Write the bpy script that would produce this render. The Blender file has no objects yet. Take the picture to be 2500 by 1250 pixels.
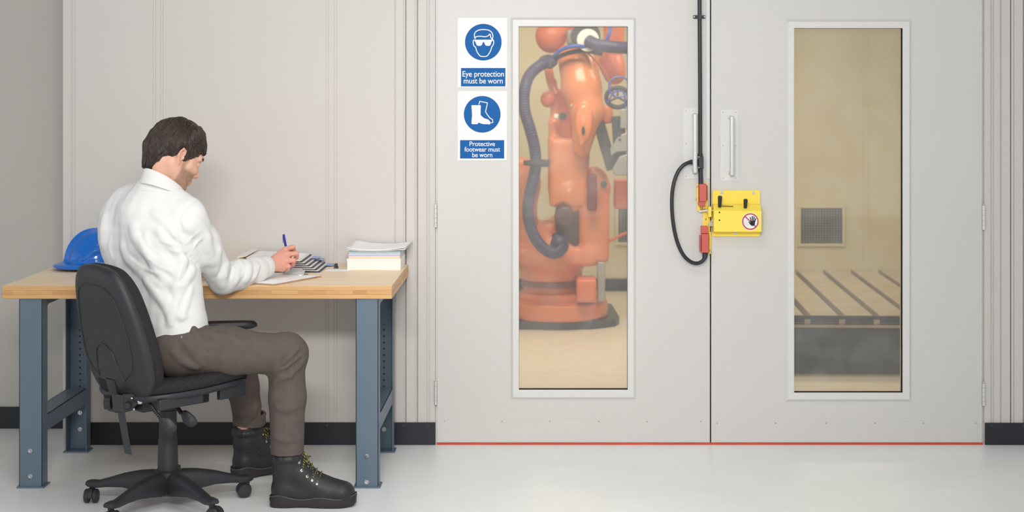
import bpy, bmesh, math, random
import numpy as np
from mathutils import Vector, Matrix
random.seed(4); np.random.seed(4)
C = bpy.context.scene.collection
SC = bpy.context.scene
PI = math.pi

# ------------------------------------------------------------------ camera
FPX, DW, HC, VX, HY = 3930.0, 6.89, 1.535, 1330.0, 210.0     # focal px, camera-wall distance, camera height, vanishing point
cam = bpy.data.cameras.new('camera'); camo = bpy.data.objects.new('camera', cam); C.objects.link(camo)
camo.location = (0, -DW, HC); camo.rotation_euler = (PI/2, 0, 0)
cam.sensor_width = 36; cam.lens = 36*FPX/2500
cam.shift_x = -(VX-1250)/2500; cam.shift_y = -(625-HY)/2500
cam.dof.use_dof = True; cam.dof.focus_distance = 6.25; cam.dof.aperture_fstop = 3.2
cam.clip_start = .1; cam.clip_end = 60
SC.camera = camo
# ------------------------------------------------------------------ world, lamps, exposure
w = bpy.data.worlds.new('world'); SC.world = w; w.use_nodes = True
bg = w.node_tree.nodes['Background']     # a bright hall: pale walls round about, darker roof
WN, WL_ = w.node_tree.nodes, w.node_tree.links
_t = WN.new('ShaderNodeTexCoord'); _s = WN.new('ShaderNodeSeparateXYZ'); _r = WN.new('ShaderNodeValToRGB')
WL_.new(_t.outputs['Generated'], _s.inputs[0]); WL_.new(_s.outputs[2], _r.inputs[0]); WL_.new(_r.outputs[0], bg.inputs[0])
_r.color_ramp.elements[0].position = 0; _r.color_ramp.elements[0].color = (.96, .975, 1, 1)
_r.color_ramp.elements[1].position = .45; _r.color_ramp.elements[1].color = (.26, .262, .265, 1)
bg.inputs[1].default_value = 1.1
SC.view_settings.view_transform = 'Standard'; SC.view_settings.look = 'None'
SC.view_settings.exposure = 0.0; SC.view_settings.gamma = 1; SC.view_settings.use_curve_mapping = False
def area(loc, size, power, color=(1, 1, 1), rot=(0, 0, 0)):
    l = bpy.data.lights.new('ceiling_or_fill_lamp', 'AREA'); l.shape = 'RECTANGLE'; l.size, l.size_y = size
    l.energy = power; l.color = color
    o = bpy.data.objects.new('ceiling_or_fill_lamp', l); C.objects.link(o); o.location = loc; o.rotation_euler = rot
    return o
for ly, lz, pw in ((-2.2, 3.2, 5.5), (-3.6, 3.3, 6), (-5.4, 3.4, 6)):
    for lx, k in ((-1.0, .75), (-.5, 1.15), (.0, 1.15), (.5, .7)):
        area((lx, ly, lz), (.36, .16), pw*k, (1, .98, .955))
for lx in (-.75, -.3, .15):      # added fill lamps, no known fixtures, brightening the middle of the cell front
    fl_ = area((lx, -5.3, 2.3), (.4, .3), 6.2, (1, .985, .965), (math.radians(74), 0, 0)); fl_.data.spread = math.radians(72)
# lamps of the robot cell
area((.1, 2.1, 2.52), (1.2, .5), 38, (1, .95, .84))
area((1.7, 3.2, 2.52), (1.2, .5), 28, (1, .93, .72))
area((-.3, 4.2, 2.52), (1.2, .5), 14, (1, .93, .78))

def P(px, py, Y):
    d = (Y+DW)/FPX
    return Vector(((px-VX)*d, Y, HC-(py-HY)*d))
def sr(r, g, b):
    f = lambda c: ((c/255)/12.92 if c/255 <= .04045 else ((c/255+.055)/1.055)**2.4)
    return (f(r), f(g), f(b), 1)

# ------------------------------------------------------------------ materials
def mat(name, col, rough=.5, metal=0, bump=0, bscale=200, var=0, vscale=8, spec=.5, coat=0, stretch=(1, 1, 1)):
    m = bpy.data.materials.new(name); m.use_nodes = True; nt = m.node_tree; N = nt.nodes; L = nt.links
    b = N['Principled BSDF']; b.inputs['Base Color'].default_value = col; b.inputs['Roughness'].default_value = rough
    b.inputs['Metallic'].default_value = metal; b.inputs['Specular IOR Level'].default_value = spec
    b.inputs['Coat Weight'].default_value = coat
    if bump or var:
        tc = N.new('ShaderNodeTexCoord'); mp = N.new('ShaderNodeMapping'); mp.inputs['Scale'].default_value = stretch
        L.new(tc.outputs['Object'], mp.inputs[0])
    if bump:
        n = N.new('ShaderNodeTexNoise'); n.inputs['Scale'].default_value = bscale; n.inputs['Detail'].default_value = 3
        L.new(mp.outputs[0], n.inputs['Vector'])
        bp = N.new('ShaderNodeBump'); bp.inputs['Strength'].default_value = bump; bp.inputs['Distance'].default_value = .002
        L.new(n.outputs['Fac'], bp.inputs['Height']); L.new(bp.outputs[0], b.inputs['Normal'])
    if var:
        n = N.new('ShaderNodeTexNoise'); n.inputs['Scale'].default_value = vscale; n.inputs['Detail'].default_value = 5
        L.new(mp.outputs[0], n.inputs['Vector'])
        mr = N.new('ShaderNodeMapRange'); mr.inputs[1].default_value = .3; mr.inputs[2].default_value = .7
        mr.inputs[3].default_value = 1-var; mr.inputs[4].default_value = 1+var
        L.new(n.outputs['Fac'], mr.inputs[0])
        mx = N.new('ShaderNodeVectorMath'); mx.operation = 'SCALE'; mx.inputs[0].default_value = col[:3]
        L.new(mr.outputs[0], mx.inputs['Scale']); L.new(mx.outputs[0], b.inputs['Base Color'])
    return m
M = {}
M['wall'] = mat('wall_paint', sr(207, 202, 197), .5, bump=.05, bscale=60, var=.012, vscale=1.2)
M['wallshade'] = mat('wall_paint_shaded', sr(190, 186, 180), .55, bump=.05, bscale=60, var=.012, vscale=1.2)  # same wall paint, with the recess's shading darkened into the colour
M['door'] = mat('door_paint', sr(210, 207, 203), .42, bump=.04, bscale=70, var=.012, vscale=1.5)
M['frame'] = mat('frame_paint', sr(220, 218, 215), .38)
M['white'] = mat('white_plastic', sr(236, 235, 232), .35)
M['cellwall'] = mat('cell_wall_paint', sr(216, 208, 178), .5, var=.02, vscale=1.5)
M['cellfloor'] = mat('cell_floor', sr(216, 206, 188), .45, var=.05, vscale=5, stretch=(1, 3, 1))
M['black'] = mat('black_rubber_skirting', sr(26, 29, 36), .45, var=.08, vscale=6)
M['gap'] = mat('dark_gap', sr(30, 40, 45), .8)
M['red'] = mat('red_door_seal', sr(214, 84, 52), .5, var=.15, vscale=4)
M['steel'] = mat('steel', sr(190, 188, 184), .3, metal=1)
M['bright'] = mat('bright_steel', sr(215, 215, 215), .18, metal=1)
M['satin'] = mat('satin_aluminium', sr(214, 214, 210), .38, metal=.35)
M['slate'] = mat('slate_blue_steel', sr(98, 114, 130), .42, bump=.05, bscale=150, var=.03, vscale=5)
M['slated'] = mat('slate_blue_holes', sr(40, 50, 62), .6)
M['yellow'] = mat('yellow_powder_coat', sr(255, 226, 84), .38)
M['redp'] = mat('red_switch_plastic', sr(200, 92, 84), .42)
M['blackp'] = mat('black_plastic', sr(40, 42, 45), .42, bump=.12, bscale=500)
M['chairp'] = mat('chair_black_plastic', sr(42, 45, 49), .46, bump=.25, bscale=420, var=.06, vscale=9)
M['chairf'] = mat('chair_charcoal_fabric', sr(50, 49, 50), .95, bump=.8, bscale=600, var=.35, vscale=260, spec=.2)
M['hose'] = mat('black_hose', sr(38, 42, 47), .38)
M['shirt'] = mat('white_cotton_shirt', sr(229, 228, 226), .85, bump=.05, bscale=900, spec=.2)
M['trou'] = mat('brown_denim', sr(98, 88, 83), .92, bump=.3, bscale=700, var=.07, vscale=30, spec=.15)
M['seam'] = mat('brown_denim_seam', sr(116, 104, 98), .92, spec=.15)
M['leather'] = mat('black_leather', sr(38, 39, 41), .5, bump=.25, bscale=260, var=.06, vscale=20)
M['leatherl'] = mat('black_leather_seam', sr(56, 58, 60), .6)
M['welt'] = mat('grey_welt', sr(92, 97, 99), .6)
M['sole'] = mat('black_rubber_sole', sr(42, 40, 39), .62, bump=.1, bscale=120, var=.15, vscale=14)
M['sock'] = mat('black_sock', sr(20, 20, 22), .95)
M['hair'] = mat('dark_brown_hair', sr(44, 36, 32), .5, bump=.3, bscale=300, var=.25, vscale=70, spec=.35)
M['helmet'] = mat('blue_helmet_plastic', sr(8, 108, 205), .16, coat=.4)
M['penb'] = mat('blue_pen_plastic', sr(46, 62, 165), .3)
M['paper'] = mat('white_paper', sr(252, 251, 250), .8)
M['board'] = mat('brown_hardboard', sr(196, 152, 104), .6, var=.08, vscale=60)
M['card'] = mat('white_card_box', sr(247, 240, 233), .7)
M['navy'] = mat('navy_plastic', sr(62, 62, 84), .5)
M['bluetab'] = mat('pale_blue_tab', sr(150, 175, 222), .4)
M['cream'] = mat('cream_plastic', sr(243, 238, 228), .5)
M['peach'] = mat('peach_plastic', sr(232, 196, 166), .6)
M['signb'] = mat('sign_blue', sr(0, 94, 166), .5, spec=.2)
M['orange'] = mat('orange_robot_paint', sr(236, 142, 82), .24, var=.05, vscale=5)
M['orange2'] = mat('faded_orange_robot_paint', sr(226, 132, 86), .4, var=.05, vscale=4)
M['rosy'] = mat('red_orange_robot_paint', sr(220, 116, 74), .4, var=.05, vscale=4)
M['purple'] = mat('purple_grey_hose', sr(66, 62, 98), .45)
M['dark'] = mat('dark_grey_metal', sr(62, 62, 64), .5)
M['grey'] = mat('grey_machined_metal', sr(160, 160, 154), .4, metal=.4)
M['bed'] = mat('machined_bed', sr(166, 154, 134), .5, var=.1, vscale=6)
M['bedside'] = mat('bed_side_paint', sr(58, 65, 78), .55, var=.06, vscale=3)
M['blue'] = mat('blue_air_line', sr(60, 100, 190), .4)
def floor_mat():
    m = mat('grey_floor_paint', sr(244, 247, 246), .33, bump=.04, bscale=25, var=.035, vscale=2.2)
    return m
M['floor'] = floor_mat()
def wood(name, a, b, c, side):
    m = bpy.data.materials.new(name); m.use_nodes = True; N = m.node_tree.nodes; L = m.node_tree.links
    bs = N['Principled BSDF']; bs.inputs['Roughness'].default_value = .42
    tc = N.new('ShaderNodeTexCoord'); sp = N.new('ShaderNodeSeparateXYZ'); cb = N.new('ShaderNodeCombineXYZ')
    L.new(tc.outputs['Object'], sp.inputs[0]); L.new(sp.outputs[0], cb.inputs[0]); L.new(sp.outputs[2 if side else 1], cb.inputs[1])
    def M_(op, x, y=None):
        n = N.new('ShaderNodeMath'); n.operation = op
        for i, v in enumerate((x, y)):
            if v is None: continue
            if isinstance(v, (int, float)): n.inputs[i].default_value = v
            else: L.new(v, n.inputs[i])
        return n.outputs[0]
    if side: L.new(M_('ADD', sp.outputs[0], sp.outputs[1]), cb.inputs[0])
    mp = N.new('ShaderNodeMapping'); mp.inputs['Location'].default_value = (0, -.0058 if side else 0, 0); L.new(cb.outputs[0], mp.inputs[0])
    br = N.new('ShaderNodeTexBrick'); br.inputs['Scale'].default_value = 1; br.inputs['Brick Width'].default_value = .052 if side else .42
    br.inputs['Row Height'].default_value = .0167 if side else .04; br.inputs['Mortar Size'].default_value = .0003; br.inputs['Mortar Smooth'].default_value = .5; br.inputs['Bias'].default_value = 0
    br.inputs['Color1'].default_value = a; br.inputs['Color2'].default_value = b; br.inputs['Mortar'].default_value = c
    L.new(mp.outputs[0], br.inputs['Vector']); col = br.outputs['Color']
    if side:      # only the middle lamination is made of short blocks
        d = M_('ABSOLUTE', M_('SUBTRACT', sp.outputs[2], .7475)); mk = M_('GREATER_THAN', d, .0083)
        ln = M_('LESS_THAN', M_('ABSOLUTE', M_('SUBTRACT', d, .0083)), .0004)
        mx = N.new('ShaderNodeMix'); mx.data_type = 'RGBA'; L.new(mk, mx.inputs['Factor']); L.new(col, mx.inputs['A']); mx.inputs['B'].default_value = a
        m2 = N.new('ShaderNodeMix'); m2.data_type = 'RGBA'; L.new(ln, m2.inputs['Factor']); L.new(mx.outputs['Result'], m2.inputs['A']); m2.inputs['B'].default_value = c
        col = m2.outputs['Result']
    mp2 = N.new('ShaderNodeMapping'); mp2.inputs['Scale'].default_value = (3, 60, 1); L.new(cb.outputs[0], mp2.inputs[0])
    n = N.new('ShaderNodeTexNoise'); n.inputs['Scale'].default_value = 3; n.inputs['Detail'].default_value = 6; L.new(mp2.outputs[0], n.inputs['Vector'])
    mr = N.new('ShaderNodeMapRange'); mr.inputs[1].default_value = .3; mr.inputs[2].default_value = .7; mr.inputs[3].default_value = .92; mr.inputs[4].default_value = 1.06
    L.new(n.outputs['Fac'], mr.inputs[0])
    sc = N.new('ShaderNodeVectorMath'); sc.operation = 'SCALE'; L.new(col, sc.inputs[0]); L.new(mr.outputs[0], sc.inputs['Scale'])
    L.new(sc.outputs[0], bs.inputs['Base Color']); return m
M['woodtop'] = wood('butcher_block_top', sr(250, 228, 194), sr(246, 218, 180), sr(230, 198, 158), False)
M['woodside'] = wood('butcher_block_edge', sr(214, 168, 112), sr(196, 142, 88), sr(168, 122, 76), True)
def glass():
    m = bpy.data.materials.new('door_glass'); m.use_nodes = True; N = m.node_tree.nodes; L = m.node_tree.links
    N.remove(N['Principled BSDF']); out = N['Material Output']
    t = N.new('ShaderNodeBsdfTransparent'); t.inputs[0].default_value = (.99, .975, .95, 1)
    g = N.new('ShaderNodeBsdfGlossy'); g.inputs['Roughness'].default_value = .03
    f = N.new('ShaderNodeFresnel'); f.inputs[0].default_value = 1.5
    mx = N.new('ShaderNodeMixShader'); L.new(f.outputs[0], mx.inputs[0]); L.new(t.outputs[0], mx.inputs[1]); L.new(g.outputs[0], mx.inputs[2])
    # painted haze: pale diffuse veil like reflected hall light, uneven by noise
    d = N.new('ShaderNodeBsdfDiffuse'); d.inputs[0].default_value = (.9, .88, .85, 1)
    tc = N.new('ShaderNodeTexCoord'); n = N.new('ShaderNodeTexNoise'); n.inputs['Scale'].default_value = 7; n.inputs['Detail'].default_value = 6
    L.new(tc.outputs['Object'], n.inputs['Vector'])
    mr = N.new('ShaderNodeMapRange'); mr.inputs[1].default_value = .35; mr.inputs[2].default_value = .75; mr.inputs[3].default_value = .045; mr.inputs[4].default_value = .11
    L.new(n.outputs['Fac'], mr.inputs[0])
    m2 = N.new('ShaderNodeMixShader'); L.new(mr.outputs[0], m2.inputs[0]); L.new(mx.outputs[0], m2.inputs[1]); L.new(d.outputs[0], m2.inputs[2])
    L.new(m2.outputs[0], out.inputs[0]); return m
M['glass'] = glass()
def skin():
    m = mat('skin', sr(222, 172, 148), .5, bump=.1, bscale=220, var=.04, vscale=18)
    N = m.node_tree.nodes; L = m.node_tree.links; b = N['Principled BSDF']
    b.inputs['Subsurface Weight'].default_value = .12; b.inputs['Subsurface Radius'].default_value = (.012, .005, .003); b.inputs['Subsurface Scale'].default_value = .6
    old = b.inputs['Base Color'].links[0].from_socket
    at = N.new('ShaderNodeAttribute'); at.attribute_name = 'stubble'
    tc = N.new('ShaderNodeTexCoord'); n = N.new('ShaderNodeTexNoise'); n.inputs['Scale'].default_value = 420; n.inputs['Detail'].default_value = 2
    L.new(tc.outputs['Object'], n.inputs['Vector'])
    mr = N.new('ShaderNodeMapRange'); mr.inputs[1].default_value = .35; mr.inputs[2].default_value = .65; mr.inputs[3].default_value = .45; mr.inputs[4].default_value = .9
    L.new(n.outputs['Fac'], mr.inputs[0])
    mu = N.new('ShaderNodeMath'); mu.operation = 'MULTIPLY'; L.new(at.outputs['Fac'], mu.inputs[0]); L.new(mr.outputs[0], mu.inputs[1])
    mx = N.new('ShaderNodeMix'); mx.data_type = 'RGBA'; L.new(mu.outputs[0], mx.inputs['Factor']); L.new(old, mx.inputs['A']); mx.inputs['B'].default_value = sr(128, 98, 76)
    at2 = N.new('ShaderNodeAttribute'); at2.attribute_name = 'rosy'
    mx2 = N.new('ShaderNodeMix'); mx2.data_type = 'RGBA'; L.new(at2.outputs['Fac'], mx2.inputs['Factor']); L.new(mx.outputs['Result'], mx2.inputs['A']); mx2.inputs['B'].default_value = sr(220, 146, 130)
    L.new(mx2.outputs['Result'], b.inputs['Base Color'])
    return m
M['skin'] = skin()

# ------------------------------------------------------------------ object helpers
WL = {}
def link(name, me, m, parent=None, sharp=35):
    o = bpy.data.objects.new(name, me)
    if m is not None: me.materials.append(M[m] if isinstance(m, str) else m)
    C.objects.link(o)
    if parent is not None:
        o.parent = parent; o.location = -WL[parent]
        WL[o] = Vector((0, 0, 0))
    else: WL[o] = Vector((0, 0, 0))
    return o
def tag(o, label=None, cat=None, group=None, kind=None):
    if label: o['label'] = label
    if cat: o['category'] = cat
    if group: o['group'] = group
    if kind: o['kind'] = kind
    return o
def empty(name, loc, label, cat, group=None):
    o = bpy.data.objects.new(name, None); o.empty_display_size = .05; C.objects.link(o); o.location = loc; WL[o] = Vector(loc)
    return tag(o, label, cat, group)
def nrm(v):
    v = Vector(v); return v.normalized() if v.length > 1e-9 else Vector((0, 0, 1))
class MB:
    def __init__(s): s.v = []; s.f = []
    def add(s, vs, fs):
        n = len(s.v); s.v += [tuple(v) for v in vs]; s.f += [tuple(i+n for i in f) for f in fs]; return s
    def box(s, lo, hi, fn=None):
        x0, y0, z0 = [min(a, b) for a, b in zip(lo, hi)]; x1, y1, z1 = [max(a, b) for a, b in zip(lo, hi)]
        vs = [(x, y, z) for z in (z0, z1) for y in (y0, y1) for x in (x0, x1)]
        if fn: vs = [fn(*v) for v in vs]
        return s.add(vs, [(0, 2, 3, 1), (4, 5, 7, 6), (0, 1, 5, 4), (2, 6, 7, 3), (0, 4, 6, 2), (1, 3, 7, 5)])
    def loft(s, rings, cap=True, closed=True):
        n = len(rings[0]); vs = [v for r in rings for v in r]; fs = []
        for i in range(len(rings)-1):
            for j in range(n if closed else n-1):
                k = (j+1) % n; fs.append((i*n+j, i*n+k, (i+1)*n+k, (i+1)*n+j))
        if cap: fs += [tuple(range(n))[::-1], tuple((len(rings)-1)*n+j for j in range(n))]
        return s.add(vs, fs)
    def tube(s, pts, r, n=12, cap=True, smooth=0):
        pts = [Vector(p) for p in pts]
        rs = r if isinstance(r, (list, tuple)) else [r]*len(pts)
        if smooth: pts, rs = spline(pts, rs, smooth)
        rings = []; up = None
        for i, p in enumerate(pts):
            t = nrm(pts[min(i+1, len(pts)-1)]-pts[max(i-1, 0)])
            if up is None: up = Vector((0, 0, 1)) if abs(t.z) < .9 else Vector((1, 0, 0))
            a = nrm(up-t*up.dot(t)); up = a; b = t.cross(a)
            rings.append([p+(a*math.cos(q)+b*math.sin(q))*rs[i] for q in [2*PI*k/n for k in range(n)]])
        return s.loft(rings, cap)
    def lathe(s, prof, c, axis=(0, 0, 1), n=24):
        t = nrm(axis); u = nrm(Vector((1, 0, 0))-t*t.x if abs(t.x) < .9 else Vector((0, 0, 1))-t*t.z); v = t.cross(u); c = Vector(c)
        return s.loft([[c+t*h+(u*math.cos(q)+v*math.sin(q))*max(r, 1e-5) for q in [2*PI*k/n for k in range(n)]] for r, h in prof])
    def prism(s, pts, fn, w0, w1):
        n = len(pts); return s.add([fn(a, b, w0) for a, b in pts]+[fn(a, b, w1) for a, b in pts],
            [tuple(range(n)), tuple(range(2*n-1, n-1, -1))]+[(i, i+n, (i+1) % n+n, (i+1) % n) for i in range(n)])
    def puck(s, outline, prof, fn):
        cx = sum(p[0] for p in outline)/len(outline); cy = sum(p[1] for p in outline)/len(outline)
        return s.loft([[fn(cx+(a-cx)*t, cy+(b-cy)*t, w) for a, b in outline] for t, w in prof])
    def sphere(s, c, r, n=16, sc=(1, 1, 1)):
        c = Vector(c)
        return s.loft([[c+Vector((r*math.sin(a)*math.cos(q)*sc[0], r*math.sin(a)*math.sin(q)*sc[1], r*math.cos(a)*sc[2])) for q in [2*PI*k/n for k in range(n)]] for a in [PI*(i+.02)/(n//2+.04) for i in range(n//2+1)]])
    def build(s, name, m, parent=None, bevel=0, seg=2, sharp=32, smooth=True):
        me = bpy.data.meshes.new(name); me.from_pydata(s.v, [], s.f)
        bm = bmesh.new(); bm.from_mesh(me); bmesh.ops.recalc_face_normals(bm, faces=bm.faces[:])
        for f in bm.faces: f.smooth = smooth
        for e in bm.edges:
            if len(e.link_faces) == 2 and e.calc_face_angle(0) > math.radians(sharp): e.smooth = False
        bm.to_mesh(me); bm.free()
        o = link(name, me, m, parent)
        if bevel:
            md = o.modifiers.new('bevel', 'BEVEL'); md.width = bevel; md.segments = seg; md.limit_method = 'ANGLE'; md.angle_limit = math.radians(30)
        return o
def spline(pts, rs=None, k=6, closed=False):
    n = len(pts); out = []; ro = []
    rng = range(n if closed else n-1)
    for i in rng:
        g = (lambda j: pts[j % n]) if closed else (lambda j: pts[max(0, min(n-1, j))])
        p0, p1, p2, p3 = g(i-1), g(i), g(i+1), g(i+2)
        for q in range(k):
            t = q/k
            out.append(type(p1)([.5*((2*b)+(-a+c)*t+(2*a-5*b+4*c-d)*t*t+(-a+3*b-3*c+d)*t**3) for a, b, c, d in zip(p0, p1, p2, p3)]))
            if rs: ro.append(rs[i]*(1-t)+rs[(i+1) % n]*t)
    if not closed:
        out.append(pts[-1]);
        if rs: ro.append(rs[-1])
    return (out, ro) if rs else out
def rrect(x0, y0, x1, y1, r, n=5):
    o = []
    for cx, cy, a in ((x1-r, y1-r, 0), (x0+r, y1-r, 90), (x0+r, y0+r, 180), (x1-r, y0+r, 270)):
        for i in range(n+1):
            q = math.radians(a+90*i/n); o.append((cx+r*math.cos(q), cy+r*math.sin(q)))
    return o

# ------------------------------------------------------------------ implicit surfaces for cast, moulded and soft shapes
class SDF:
    def __init__(s, lo, hi, h, zs=None):
        s.ax = [np.arange(lo[i], hi[i]+h, h, dtype=np.float32) for i in range(3)]
        if zs is not None: s.ax[2] = np.array(zs, dtype=np.float32)
        s.F = np.full([len(a) for a in s.ax], .09, np.float32)
    def sub(s, lo, hi):
        sl = tuple(slice(max(0, int(np.searchsorted(s.ax[i], lo[i]))-1), int(np.searchsorted(s.ax[i], hi[i]))+1) for i in range(3))
        return sl, s.ax[0][sl[0]][:, None, None], s.ax[1][sl[1]][None, :, None], s.ax[2][sl[2]][None, None, :]
    def comb(s, sl, d, k, neg):
        a = s.F[sl]
        if neg:
            h = np.clip(.5-.5*(a+d)/k, 0, 1); s.F[sl] = a*(1-h)-d*h+k*h*(1-h)
        else:
            h = np.clip(.5+.5*(d-a)/k, 0, 1); s.F[sl] = d*(1-h)+a*h-k*h*(1-h)
    def cap(s, a, b, ra, rb=None, k=.02, neg=False, sq=None):
        rb = ra if rb is None else rb; a = Vector(a); b = Vector(b); m = max(ra, rb)+k+.03
        lo = [min(a[i], b[i])-m for i in range(3)]; hi = [max(a[i], b[i])+m for i in range(3)]
        sl, X, Y, Z = s.sub(lo, hi)
        if 0 in [sl_.stop-sl_.start for sl_ in sl]: return s
        ab = b-a; L2 = max(ab.length_squared, 1e-12)
        x, y, z = X-a.x, Y-a.y, Z-a.z
        t = np.clip((x*ab.x+y*ab.y+z*ab.z)/L2, 0, 1)
        x = x-t*ab.x; y = y-t*ab.y; z = z-t*ab.z
        q = x*x+y*y+z*z
        if sq is not None:
            n, f = nrm(sq[0]), sq[1]; dd = x*n.x+y*n.y+z*n.z; q = q+(f*f-1)*dd*dd
        d = np.sqrt(q)-(ra+(rb-ra)*t)
        s.comb(sl, d.astype(np.float32), k, neg); return s
    def chain(s, pts, rs, k=.02, neg=False, sq=None):
        for i in range(len(pts)-1): s.cap(pts[i], pts[i+1], rs[i], rs[i+1], k, neg, sq)
        return s
    def ell(s, c, r, ax=None, k=.02, neg=False):
        c = Vector(c); m = max(r)+k+.03; sl, X, Y, Z = s.sub([v-m for v in c], [v+m for v in c])
        ax = ax or (Vector((1, 0, 0)), Vector((0, 1, 0)), Vector((0, 0, 1)))
        x, y, z = X-c.x, Y-c.y, Z-c.z; k0 = 0; k1 = 0
        for A, R in zip(ax, r):
            u = x*A.x+y*A.y+z*A.z; k0 = k0+(u/R)**2; k1 = k1+(u/R/R)**2
        k0 = np.sqrt(k0); k1 = np.sqrt(k1)+1e-6
        s.comb(sl, (k0*(k0-1)/k1).astype(np.float32), k, neg); return s
    def box(s, c, r, ax=None, rd=.01, k=.01, neg=False):
        c = Vector(c); m = Vector(r).length+k+.03; sl, X, Y, Z = s.sub([v-m for v in c], [v+m for v in c])
        ax = ax or (Vector((1, 0, 0)), Vector((0, 1, 0)), Vector((0, 0, 1)))
        x, y, z = X-c.x, Y-c.y, Z-c.z; qs = [np.abs(x*A.x+y*A.y+z*A.z)-(R-rd) for A, R in zip(ax, r)]
        o = np.sqrt(sum(np.maximum(q, 0)**2 for q in qs)); i = np.minimum(np.maximum(np.maximum(qs[0], qs[1]), qs[2]), 0)
        s.comb(sl, (o+i-rd).astype(np.float32), k, neg); return s
    def cut(s, p, n):
        n = nrm(n); p = Vector(p)
        d = (s.ax[0][:, None, None]-p.x)*n.x+(s.ax[1][None, :, None]-p.y)*n.y+(s.ax[2][None, None, :]-p.z)*n.z
        s.F = np.maximum(s.F, d.astype(np.float32)); return s
    def wave(s, amp, fr, seed=0):
        rg = np.random.RandomState(seed)
        X, Y, Z = s.ax[0][:, None, None], s.ax[1][None, :, None], s.ax[2][None, None, :]
        for i in range(4):
            q = rg.normal(size=3)*fr; s.F += (amp*np.sin(X*q[0]+Y*q[1]+Z*q[2]+rg.rand()*6)).astype(np.float32)/2
        return s
    def val(s, p):
        idx = []; fr = []
        for i in range(3):
            a = s.ax[i]; j = int(np.searchsorted(a, p[i]))-1
            if j < 0 or j >= len(a)-1: return .09
            idx.append(j); fr.append((p[i]-a[j])/(a[j+1]-a[j]))
        i, j, k = idx; B = s.F[i:i+2, j:j+2, k:k+2]
        B = B[0]*(1-fr[0])+B[1]*fr[0]; B = B[0]*(1-fr[1])+B[1]*fr[1]; return float(B[0]*(1-fr[2])+B[1]*fr[2])
    def grad(s, p, e=.004):
        return nrm([s.val([p[j]+(e if j == i else 0) for j in range(3)])-s.val([p[j]-(e if j == i else 0) for j in range(3)]) for i in range(3)])
    def hit(s, px, py):      # where the surface lies along a sight line
        o = Vector((0, -DW, HC)); d = (P(px, py, 0)-o).normalized(); t = (float(s.ax[1][0])+DW); e = (float(s.ax[1][-1])+DW)*1.1
        while t < e:
            v = s.val(o+d*t)
            if v < .0004: return o+d*t
            t += max(.0006, min(.01, v*.5))
        return None
    def fold(s, px, amp, r, k=.012, neg=False):
        pts = []
        for q in px:
            h = s.hit(*q)
            if h is not None: pts.append(h)
        if len(pts) < 2: return s
        cs = [p+s.grad(p)*((r-amp) if neg else -(r-amp)) for p in pts]
        n = len(cs); rr = [r*(.45+.55*math.sin(PI*(i+.35)/(n-.3))) for i in range(n)]
        cs2 = [p+s.grad(p)*((q-amp*(q/r)) if neg else -(q-amp*(q/r))) for p, q in zip(pts, rr)]
        cs2, rr = spline(cs2, rr, 3); return s.chain(cs2, rr, k, neg)
    def mesh(s, name, m, parent=None, smooth=2, fac=.5):
        F = s.F; ax = s.ax; S = F < 0
        nx, ny, nz = F.shape
        c = np.zeros((nx-1, ny-1, nz-1), np.uint8)
        for i in (0, 1):
            for j in (0, 1):
                for k in (0, 1): c += S[i:nx-1+i, j:ny-1+j, k:nz-1+k]
        I, J, K = np.nonzero((c > 0) & (c < 8)); n = len(I)
        acc = np.zeros((n, 3)); cnt = np.zeros(n)
        co = [(i, j, k) for i in (0, 1) for j in (0, 1) for k in (0, 1)]
        A = [a.astype(np.float64) for a in ax]
        for a in co:
            for b in co:
                if sum(abs(a[q]-b[q]) for q in range(3)) != 1 or a > b: continue
                fa = F[I+a[0], J+a[1], K+a[2]].astype(float); fb = F[I+b[0], J+b[1], K+b[2]].astype(float)
                mk = (fa < 0) != (fb < 0); t = np.where(mk, fa/np.where(mk, fa-fb, 1), 0)
                for q, T in enumerate((I, J, K)):
                    pa = A[q][T+a[q]]; pb = A[q][T+b[q]]; acc[:, q] += np.where(mk, pa+(pb-pa)*t, 0)
                cnt += mk
        V = acc/cnt[:, None]
        vid = np.full(c.shape, -1, np.int32); vid[I, J, K] = np.arange(n)
        Q = []
        for axn in range(3):
            sl0 = [slice(1, -1)]*3; sl1 = [slice(1, -1)]*3; sl0[axn] = slice(0, -1); sl1[axn] = slice(1, None)
            s0 = S[tuple(sl0)]; s1 = S[tuple(sl1)]
            e = np.nonzero(s0 != s1); base = [e[q]+(0 if q == axn else 1) for q in range(3)]
            u, v = [q for q in range(3) if q != axn]
            def cell(du, dv):
                ix = [b.copy() for b in base]; ix[u] -= du; ix[v] -= dv; return vid[ix[0], ix[1], ix[2]]
            q4 = np.stack([cell(1, 1), cell(0, 1), cell(0, 0), cell(1, 0)], 1)
            fl = s0[e] if axn != 1 else ~s0[e]
            q4[~fl] = q4[~fl][:, ::-1]; Q.append(q4)
        Q = np.concatenate(Q); Q = Q[(Q >= 0).all(1)]
        for _ in range(smooth):
            sm = np.zeros_like(V); ct = np.zeros(n)
            for a, b in ((0, 1), (1, 2), (2, 3), (3, 0)):
                for g, h in ((a, b), (b, a)):
                    for q in range(3): sm[:, q] += np.bincount(Q[:, g], V[Q[:, h], q], n)
                    ct += np.bincount(Q[:, g], minlength=n)
            V = V*(1-fac)+fac*sm/np.maximum(ct, 1)[:, None]
        me = bpy.data.meshes.new(name); me.vertices.add(n); me.vertices.foreach_set('co', V.astype(np.float32).ravel())
        me.loops.add(len(Q)*4); me.loops.foreach_set('vertex_index', Q.ravel().astype(np.int32))
        me.polygons.add(len(Q)); me.polygons.foreach_set('loop_start', np.arange(0, len(Q)*4, 4, dtype=np.int32))
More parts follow.
